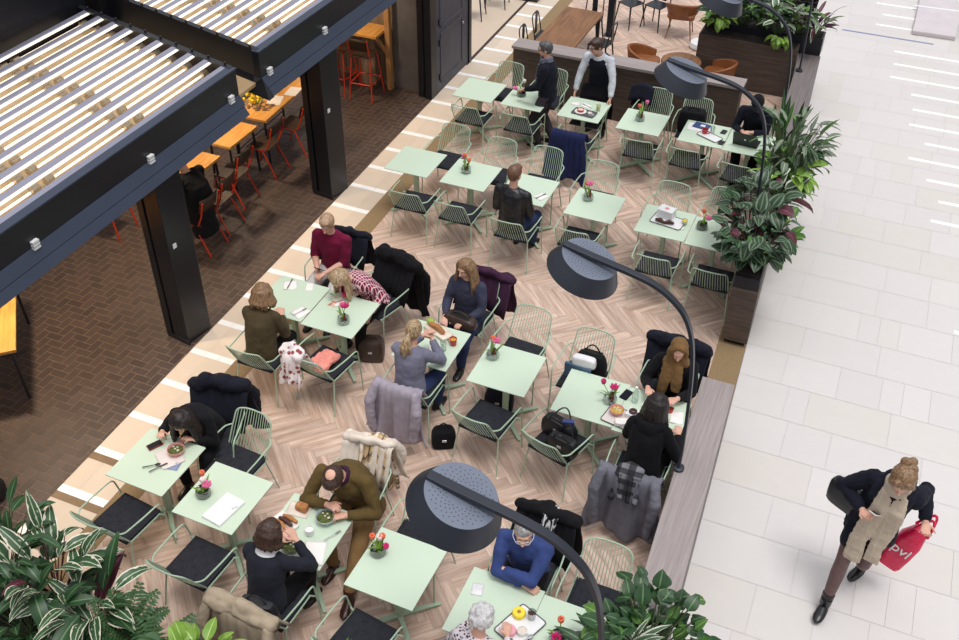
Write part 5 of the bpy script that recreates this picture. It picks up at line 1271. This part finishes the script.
def red_chair(label, x, y, rz):
    t = thing('red_tube_chair', label, 'chair', (x, y, 0), rad(rz), 'red tube chairs under the canopies')
    b = MB(); b.box((0, 0, .455), (.39, .38, .016)); b.build('seat', 'chair_ply', t, False, .006)
    b = MB(); b.grid(lambda u, v: ((u - .5)*.39, -.235 - .05*v + .035*((u-.5)*2)**2, .66 + .2*v), 10, 4); b.build('backrest', 'chair_ply', t, solid=.012)
    for sx in (-1, 1):
        b = MB(); rodded(b, [(sx*.19, -.285, .84), (sx*.19, -.23, .62), (sx*.18, -.14, .44), (sx*.18, .16, .44), (sx*.2, .24, 0)], .0125, .05, 7); b.build('side_frame', 'red_tube', t)
        b = MB(); b.tube([(sx*.18, -.08, .44), (sx*.2, -.28, 0)], .0125, 7); b.build('leg', 'red_tube', t)
    return t
for a in (('red tube chair of the figure in the black coat', -7.96, 9.16, 90), ('red tube chair beside the figure in the black coat', -8.02, 9.68, 92), ('red tube chair right of the bare orange table', -8.2, 10.35, 90),
          ('red tube chair behind the steel column of the rear canopy', -8.24, 11.25, 92), ('red tube chair at the long table, near the yellow flowers', -8.15, 12.0, 92), ('red tube chair deep under the front canopy, only a leg showing', -9.3, 8.98, -90)): red_chair(*a)
# things on the long table
t = thing('flower_jar', 'jar of yellow flowers on the long orange table', 'vase', (-8.62, 11.72, .742)); b = MB(); b.lathe([(.045, 0), (.06, .03), (.06, .1), (.05, .12), (.047, .12), (0, .01)], 18); b.build('jar', 'glass', t)
q = random.Random(5); b = MB(); c = MB()
for i in range(26):
    p = V((q.uniform(-.13, .13), q.uniform(-.12, .12), .2 + q.uniform(-.05, .06))); b.ell(p, .028, n=8, m=5); c.tube([(0, 0, .04), p*.7, p], .004, 5)
b.build('blossom', 'yellow_flower', t); c.build('stem', 'stem_green', t)
slab('menu', 'printed menu sheets lying nearer to the yellow flowers', 'paper', -8.50, 12.05, 18, (.22, .3, .006), 'paper', .742); slab('menu', 'printed menu sheets farther along the long orange table', 'paper', -8.40, 12.42, 8, (.2, .3, .006), 'paper', .742)
cup('pale candle glass beside the yellow flowers', -8.76, 11.66, .035, .12, 'cream_cloth', None, False, name='candle_glass')
b = MB(); b.box((0, 0, .09), (.2, .3, .18)); tag(b.build('crate', 'rough_wood', loc=(-8.7, 12.7, .742), smooth=False, bevel=.004), 'small wooden crate at the far end of the long orange table', 'crate')
# bar
t = thing('bar_table', 'high wooden bar table with diagonal brace behind the red stools', 'table', (0, 0, 0))
b = MB(); b.box((-8.42, 14.42, 1.03), (1.16, .5, .05)); b.build('tabletop', 'orange_wood', t, False, .005)
b = MB(); b.box((-7.76, 14.47, 1.35), (.09, .09, 2.7)); b.build('post', 'post_wood', t, False, .004)
b = MB(); b.tube([(-7.78, 14.42, .70), (-7.98, 14.38, .98)], .035, 4); b.build('brace', 'post_wood', t, False)
b = MB()
for i in range(3): b.box((-8.3 + .1*i, 14.5, .5), (.096, .03, 1.0))
b.build('panel', 'rough_wood', t, False, .003)
b = MB()
for i in range(14): b.box((-8.95 + .09*i, 14.76, 1.35), (.086, .03, 2.7))
struct(b.build('wall_back', 'rough_wood', smooth=False))
def stool(label, x, y, rz):
    t = thing('bar_stool', label, 'stool', (x, y, 0), rad(rz), 'red bar stools')
    b = MB(); b.box((0, 0, .775), (.37, .36, .018)); b.build('seat', 'chair_ply', t, False, .006)
    b = MB(); b.grid(lambda u, v: ((u - .5)*.36, -.2 - .04*v + .03*((u-.5)*2)**2, .9 + .2*v), 10, 4); b.build('backrest', 'chair_ply', t, solid=.012)
    for sx in (-1, 1):
        b = MB(); rodded(b, [(sx*.175, -.25, 1.1), (sx*.175, -.19, .85), (sx*.17, -.15, .76), (sx*.21, -.25, 0)], .013, .05, 7); b.build('leg', 'red_tube', t)
        b = MB(); b.tube([(sx*.165, .14, .765), (sx*.215, .26, 0)], .013, 7); b.build('leg', 'red_tube', t)
    b = MB(); P4 = [(-.195, -.205, .3), (.195, -.205, .3), (.2, .21, .3), (-.2, .21, .3)]
    for i in range(4): b.tube([P4[i], P4[(i+1) % 4]], .011, 6)
    b.build('footrest', 'red_tube', t)
stool('red bar stool nearer to the grey wall panel', -8.02, 14.08, 4); stool('red bar stool half hidden behind the canopy edge', -8.52, 14.12, -4)

# ------------------------------------------------------------------ area behind the half wall
t = thing('dining_table', 'large brown plank table behind the half wall', 'table', (-5.25, 16.5, 0))
b = MB(); b.box((0, 0, .72), (.72, 2.0, .04)); b.build('tabletop', 'brown_table', t, False, .004)
for sx in (-1, 1):
    for sy in (-1, 1): b = MB(); b.box((sx*.3, sy*.92, .35), (.05, .05, .7)); b.build('leg', 'black_paint', t, False)
def metal_chair(label, x, y, rz):
    t = thing('metal_chair', label, 'chair', (x, y, 0), rad(rz), 'black metal chairs')
    b = MB(); b.box((0, 0, .45), (.37, .37, .02)); b.build('seat', 'black_paint', t, False, .008)
    b = MB(); rodded(b, [(-.17, -.17, .45), (-.16, -.24, .84), (.16, -.24, .84), (.17, -.17, .45)], .012, .1, 6); b.box((0, -.21, .66), (.1, .012, .38)); b.build('backrest', 'black_paint', t)
    for sx in (-1, 1):
        for sy in (-1, 1): b = MB(); b.tube([(sx*.16, sy*.16, .45), (sx*.21, sy*.21, 0)], [.018, .012], 5); b.build('leg', 'black_paint', t)
for a in (('black metal chair at the left of the plank table, nearer', -5.72, 16.1, -90), ('black metal chair at the left of the plank table, farther', -5.72, 16.75, -90), ('black metal chair at the right of the plank table, next to the waiter\'s head', -4.72, 16.1, 90),
          ('black metal chair at the right of the plank table, by the black post', -4.72, 16.85, 86), ('black metal chair at the top edge, left of its twin', -4.75, 18.9, 150), ('black metal chair at the top edge, right of its twin', -4.25, 19.0, 160), ('black metal chair at the far end of the plank table', -5.2, 17.75, 180),
          ('dark chair at the top edge beyond the slate door, nearest to it', -7.7, 18.0, 100), ('dark chair at the top edge beyond the slate door, farther off', -7.5, 18.75, 100)): metal_chair(*a)
b = MB(); b.box((-4.95, 18.25, 1.5), (.12, .12, 3.0)); b.box((-4.95, 18.25, .01), (.2, .2, .02)); tag(b.build('steel_post', 'black_paint', smooth=False), 'square black post behind the plank table', 'post')
b = MB(); b.box((-7.05, 19.35, .05), (.5, .3, .1)); tag(b.build('floor_box', 'black_plastic', smooth=False, bevel=.01), 'flat black box on the pale floor at the top edge', 'box')
def tan_chair(label, x, y, rz):
    t = thing('leather_armchair', label, 'armchair', (x, y, 0), rad(rz), 'tan leather armchairs')
    b = MB(); softbox(b, (0, .02, .43), (.52, .5, .1), seed=4); b.build('seat', 'tan_leather', t)
    b = MB()
    def fn(u, v):
        a = PI * (1.02 + .96*u) ; w = .27 + .05*v; k = abs(u - .5)*2; hh = .42 + v * (.28 - .15 * k**2)
        return (w*math.cos(a)*1.0, .2 + (.45 + .04*v)*math.sin(a), hh)
    b.grid(fn, 20, 8); b.build('backrest', 'tan_leather', t, solid=.04)
    for sx in (-1, 1):
        for sy in (-1, 1): b = MB(); b.tube([(sx*.17, sy*.16, .42), (sx*.24, sy*.24, 0)], [.018, .010], 6); b.build('leg', 'brown_table', t)
tan_chair('tan leather armchair standing alone at the top, seen from behind', -3.72, 18.8, 8); tan_chair('tan leather armchair left of the round table', -3.80, 16.42, -84); tan_chair('tan leather armchair right of the round table', -2.50, 16.42, 88)
t = thing('round_table', 'round dark wooden side table between two tan armchairs', 'table', (-3.14, 16.38, 0)); b = MB(); b.lathe([(.0, .56), (.34, .56), (.345, .575), (.335, .6), (0, .6)], 32); b.build('tabletop', 'brown_table', t)
b = MB(); b.lathe([(.2, 0), (.2, .015), (.03, .03), (.03, .56)], 20); b.build('pedestal', 'black_paint', t)
b = MB(); b.lathe([(.19, 0), (.22, .05), (.2, .12), (0, .12)], 24); tag(b.build('floor_cushion', 'white_plastic', loc=(-3.2, 18.4, 0)), 'small pale pouf behind the far tan armchair', 'pouf')

# ------------------------------------------------------------------ plants
def plant(name, label, x, y, z, mats, n, L, W_, stem=(.05, .3), el=(20, 80), droop=(30, 70), seed=1, spread=.08, shape=1.0, fold=.25, stemmat='stem_dark', azr=(0, 360), tiers=1, cat='plant'):
    t = thing(name, label, cat, (x, y, z)); q = random.Random(seed); lb = [MB() for _ in mats]; sb = MB()
    for i in range(n):
        az = rad(q.uniform(*azr)); e = q.uniform(*el); h = q.uniform(*stem); r = spread * math.sqrt(q.random())
        o = V((r*math.cos(az), r*math.sin(az), 0)); out = .35 if tiers == 1 else .2; p = o + V((math.cos(az)*h*out, math.sin(az)*h*out, h))
        sb.tube([o*.4, (o*.4 + p)*.5 + V((0, 0, .04*h)), p], [.006, .005, .004], 5)
        k = q.choices(range(len(mats)), [m[1] for m in mats])[0]; s = q.uniform(.7, 1.15)
        leafblade(lb[k], p, az + q.uniform(-.5, .5), e, L*s, W_*s*q.uniform(.85, 1.1), q.uniform(*droop), q.uniform(-.4, .4), 6, shape, fold)
    for k, b in enumerate(lb):
        if b.f: b.build('foliage', mats[k][0], t, angle=180)
    sb.build('stems', stemmat, t); return t
PZ = 1.02
plant('calathea', 'bushy plant with round white-striped leaves at the front end of the planter', -.84, 10.3, PZ, [('leaf_calathea', 20), ('leaf_dark', 3), ('leaf_maroon', 1)], 84, .23, .19, (.05, .55), (-15, 75), (30, 80), 11, .24, .8, .08, 'leaf_maroon')
plant('calathea', 'second round-leaved striped plant just behind the front one', -.95, 10.85, PZ, [('leaf_calathea', 14), ('leaf_stripe', 2), ('leaf_dark', 3), ('leaf_maroon', 1)], 54, .24, .18, (.1, .6), (10, 80), (40, 90), 12, .16, 1.0, .18, 'leaf_maroon')
plant('philodendron', 'fresh green plant on the mall side of the planter, beside the striped leaves', -.72, 10.5, PZ, [('leaf_mid', 5), ('leaf_bright', 2)], 44, .19, .12, (.05, .42), (0, 60), (30, 80), 13, .2, azr=(-120, 120))
plant('calathea', 'plant with long silvery leaves in the middle of the planter', -.78, 11.45, PZ, [('leaf_stripe', 6), ('leaf_greyish', 6), ('leaf_maroon', 1)], 32, .34, .11, (.1, .5), (10, 75), (40, 90), 14, .15)
plant('fern', 'bright green broad plant in the middle of the planter', -.74, 11.95, PZ, [('leaf_bright', 5), ('leaf_mid', 3)], 44, .26, .13, (.1, .5), (5, 65), (40, 80), 15, .18)
plant('ctenanthe', 'big grey-green plant with long pointed leaves hanging over the white floor', -.80, 12.55, PZ, [('leaf_greyish', 6), ('leaf_dark', 3), ('leaf_mid', 1)], 150, .27, .058, (.12, .66), (0, 75), (30, 80), 16, .24, azr=(-140, 140))
plant('snake_plant', 'upright dark green pointed plant at the far end of the planter', -1.0, 13.2, PZ, [('leaf_dark', 3), ('leaf_mid', 1)], 22, .62, .08, (.0, .1), (66, 88), (2, 20), 17, .16, 1.3)
# upper planter
plant('pothos', 'yellow-green trailing plant at the left end of the upper planter', -2.72, 17.05, 1.04, [('leaf_bright', 5), ('leaf_mid', 1)], 26, .2, .12, (.02, .18), (-20, 50), (30, 90), 21, .14)
plant('shrub', 'dark bushy plant at the left end of the upper planter', -2.80, 17.3, 1.0, [('leaf_dark', 5), ('leaf_mid', 1)], 46, .26, .12, (.1, .5), (10, 75), (30, 70), 22, .2)
plant('shrub', 'dark glossy upright plant behind the farthest lamp head', -2.35, 17.3, 1.04, [('leaf_dark', 5), ('leaf_stripe', 1)], 44, .34, .10, (.1, .4), (30, 85), (20, 60), 23, .18)
plant('shrub', 'mid green leafy plant in the middle of the upper planter', -2.0, 17.3, 1.04, [('leaf_mid', 4), ('leaf_dark', 2)], 44, .24, .12, (.1, .42), (10, 80), (30, 70), 24, .18)
plant('aglaonema', 'plant with pale grey-green leaves in the upper planter', -1.72, 17.12, 1.04, [('leaf_greyish', 5), ('leaf_stripe', 1)], 28, .3, .11, (.1, .4), (10, 70), (40, 80), 25, .14)
plant('pothos', 'yellow-green trailing plant hanging over the front of the upper planter', -1.62, 17.0, 1.02, [('leaf_bright', 5)], 22, .19, .12, (.0, .06), (-50, 20), (40, 90), 26, .14, azr=(200, 340))
plant('shrub', 'leafy green plant next to the red-leaved one', -1.42, 17.3, 1.04, [('leaf_mid', 3), ('leaf_greyish', 2)], 34, .24, .11, (.1, .38), (10, 80), (30, 70), 27, .15)
plant('cordyline', 'red and white leaved plant at the right end of the upper planter', -1.15, 17.25, 1.04, [('leaf_maroon', 2), ('leaf_stromanthe', 6)], 30, .34, .075, (.1, .35), (15, 80), (30, 90), 28, .1)
# lower right planter
plant('ivy', 'glossy dark green ivy at the lower right', -.53, 4.88, .76, [('leaf_dark', 5), ('leaf_mid', 2)], 150, .17, .13, (.05, .42), (-20, 70), (20, 70), 31, .34, .9, .12)
plant('dracaena', 'green and white striped spiky plant in front of the ivy', -.74, 4.78, .76, [('leaf_stripe', 5), ('leaf_stromanthe', 1)], 34, .42, .06, (.0, .14), (30, 85), (20, 80), 32, .06, 1.2)
plant('shrub', 'plant with one long dark leaf reaching toward the vase, lower right', -.80, 4.62, .78, [('leaf_dark', 4)], 9, .42, .08, (.05, .2), (10, 50), (40, 70), 33, .06, azr=(110, 260))
# lower left planter
plant('stromanthe', 'plant with long cream-splashed leaves in the lower left', -5.25, 3.42, .82, [('leaf_stromanthe', 9), ('leaf_dark', 4), ('leaf_maroon', .4)], 38, .38, .115, (.1, .5), (0, 80), (30, 90), 41, .18, 1.0, .2, 'leaf_maroon')
plant('stromanthe', 'second cream-splashed plant, right of the first in the lower left', -4.75, 3.32, .82, [('leaf_stromanthe', 8), ('leaf_dark', 5), ('leaf_maroon', .3)], 34, .42, .12, (.05, .45), (0, 75), (30, 90), 42, .15, 1.0, .2, 'leaf_maroon')
plant('shrub', 'dark shrub filling the lower left corner', -5.75, 3.35, .82, [('leaf_dark', 6), ('leaf_mid', 1)], 80, .24, .09, (.1, .62), (0, 80), (30, 80), 43, .26)
plant('shrub', 'dark low foliage along the bottom edge, left', -5.2, 3.05, .82, [('leaf_dark', 6)], 60, .28, .10, (.0, .36), (0, 80), (30, 80), 44, .3)
def fern(label, x, y, z, n, L, seed):
    t = thing('fern', label, 'plant', (x, y, z)); q = random.Random(seed); b = MB(); sb = MB()
    for i in range(n):
        az = 2*PI*i/n + q.uniform(-.3, .3); e0 = q.uniform(45, 85); dr = q.uniform(40, 90); p = V((0, 0, .04)); pts = [p.copy()]; m = 16; Lf = L*q.uniform(.75, 1.1)
        for j in range(m):
            e = rad(e0 - dr*j/m); d = V((math.cos(az)*math.cos(e), math.sin(az)*math.cos(e), math.sin(e))); p = p + d*Lf/m; pts.append(p.copy()); w = math.sin(PI*(j + 1.5)/(m + 2))
            for sg in (-1, 1): leafblade(b, p, az + sg*1.25, q.uniform(0, 18), .10*w + .015, .032, 26, 0, 3)
        sb.tube(pts, [.005]*8 + [.003]*(len(pts) - 8), 5)
    b.build('fronds', 'leaf_fern', t, angle=180); sb.build('stems', 'stem_dark', t)
fern('feathery green fern at the bottom edge, nearer to the left corner', -4.3, 3.22, .9, 13, .5, 51); fern('feathery green fern at the bottom edge, right of its twin', -3.95, 3.12, .85, 12, .5, 52)
plant('shrub', 'light green leafy plant at the bottom edge below the sand coat', -3.62, 3.22, .8, [('leaf_bright', 5), ('leaf_mid', 1)], 20, .2, .10, (.15, .42), (20, 80), (20, 60), 53, .1)
plant('shrub', 'plant whose single green leaf tip shows at the bottom, over an empty chair', -2.68, 3.62, .82, [('leaf_mid', 1)], 5, .3, .09, (.15, .3), (60, 85), (10, 30), 54, .03)
b = MB(); b.box((-2.7, 3.5, .4), (.7, .4, .8)); tag(b.build('planter_trough', 'dark_wood', smooth=False), 'dark planter trough just below the bottom edge', 'planter')
b = MB(); skewbox(b, -.335, -.01, 4.3, 5.25, .722, .77); tag(b.build('soil_tray', 'soil', smooth=False), 'tray of soil on the low wall under the ivy', 'planter')

# ------------------------------------------------------------------ light
w = bpy.data.worlds.new('World'); S.world = w; w.use_nodes = True
nt = w.node_tree; bg = nt.nodes['Background']; tc = nt.nodes.new('ShaderNodeTexCoord'); sx = nt.nodes.new('ShaderNodeSeparateXYZ'); nt.links.new(tc.outputs['Generated'], sx.inputs[0])
rp = nt.nodes.new('ShaderNodeValToRGB'); nt.links.new(sx.outputs[2], rp.inputs[0]); e = rp.color_ramp.elements
e[0].position = 0; e[0].color = (.22, .215, .215, 1); e[1].position = .9; e[1].color = (.98, .99, 1.04, 1)
e2 = rp.color_ramp.elements.new(.35); e2.color = (.44, .44, .46, 1)
nt.links.new(rp.outputs[0], bg.inputs[0]); bg.inputs[1].default_value = 1.05
def light(kind, name, loc, target, energy, color=(1, 1, 1), size=1, spot=None):
    d = bpy.data.lights.new(name, kind); d.energy = energy; d.color = color
    o = bpy.data.objects.new(name, d); COL.objects.link(o); o.location = loc
    o.rotation_euler = (V(target) - V(loc)).to_track_quat('-Z', 'Y').to_euler()
    if kind == 'AREA': d.shape = 'RECTANGLE'; d.size = size[0]; d.size_y = size[1]
    if kind == 'SPOT': d.spot_size = rad(spot); d.spot_blend = .7; d.shadow_soft_size = size
    if kind == 'SUN': d.angle = rad(size)
    return o
light('SUN', 'skylight', (0, 0, 20), (-4.2, 2.5, 0), 1.6, (1, .985, .96), 22)
light('SPOT', 'kiosk_spot', (-8.3, 6.2, 2.38), (-8.0, 6.3, 0), 230, (1, .78, .54), .12, 140)
light('SPOT', 'kiosk_spot', (-8.6, 9.0, 2.38), (-8.5, 9.4, 0), 170, (1, .78, .54), .12, 130)
light('SPOT', 'kiosk_spot', (-8.9, 11.2, 2.38), (-8.6, 11.4, .7), 140, (1, .78, .54), .1, 120)
light('SPOT', 'kiosk_spot', (-8.4, 13.4, 2.38), (-8.2, 14.1, .6), 105, (1, .78, .54), .1, 130)
light('AREA', 'kiosk_edge_light', (-6.6, 5.5, 2.22), (-6.3, 5.5, 0), 9, (1, .72, .44), (.1, 5))

bpy.data.scenes.remove(TS)
# ------------------------------------------------------------------ camera
cd = bpy.data.cameras.new('Camera'); cam = bpy.data.objects.new('Camera', cd); COL.objects.link(cam); S.camera = cam
Rr, Rd, Rf = V((0.920287453883434, 0.39114242129518706, 0.008866142796318394)), V((0.2517406092913558, -0.5746486837625903, -0.7787204606811994)), V((-0.2994956892149923, 0.7188786382368451, -0.6273084055138874))
m4 = Matrix((Rr, -Rd, -Rf)).transposed().to_4x4(); m4.translation = V((0, 0, 8.0)); cam.matrix_world = m4
cd.sensor_fit = 'HORIZONTAL'; cd.sensor_width = 36; cd.lens = 1014.9985927988619 / 959 * 36; cd.clip_end = 200; cd.clip_start = .05
S.view_settings.view_transform = 'Standard'; S.view_settings.look = 'None'; S.view_settings.exposure = 0.0; S.view_settings.gamma = 1; S.view_settings.use_curve_mapping = False
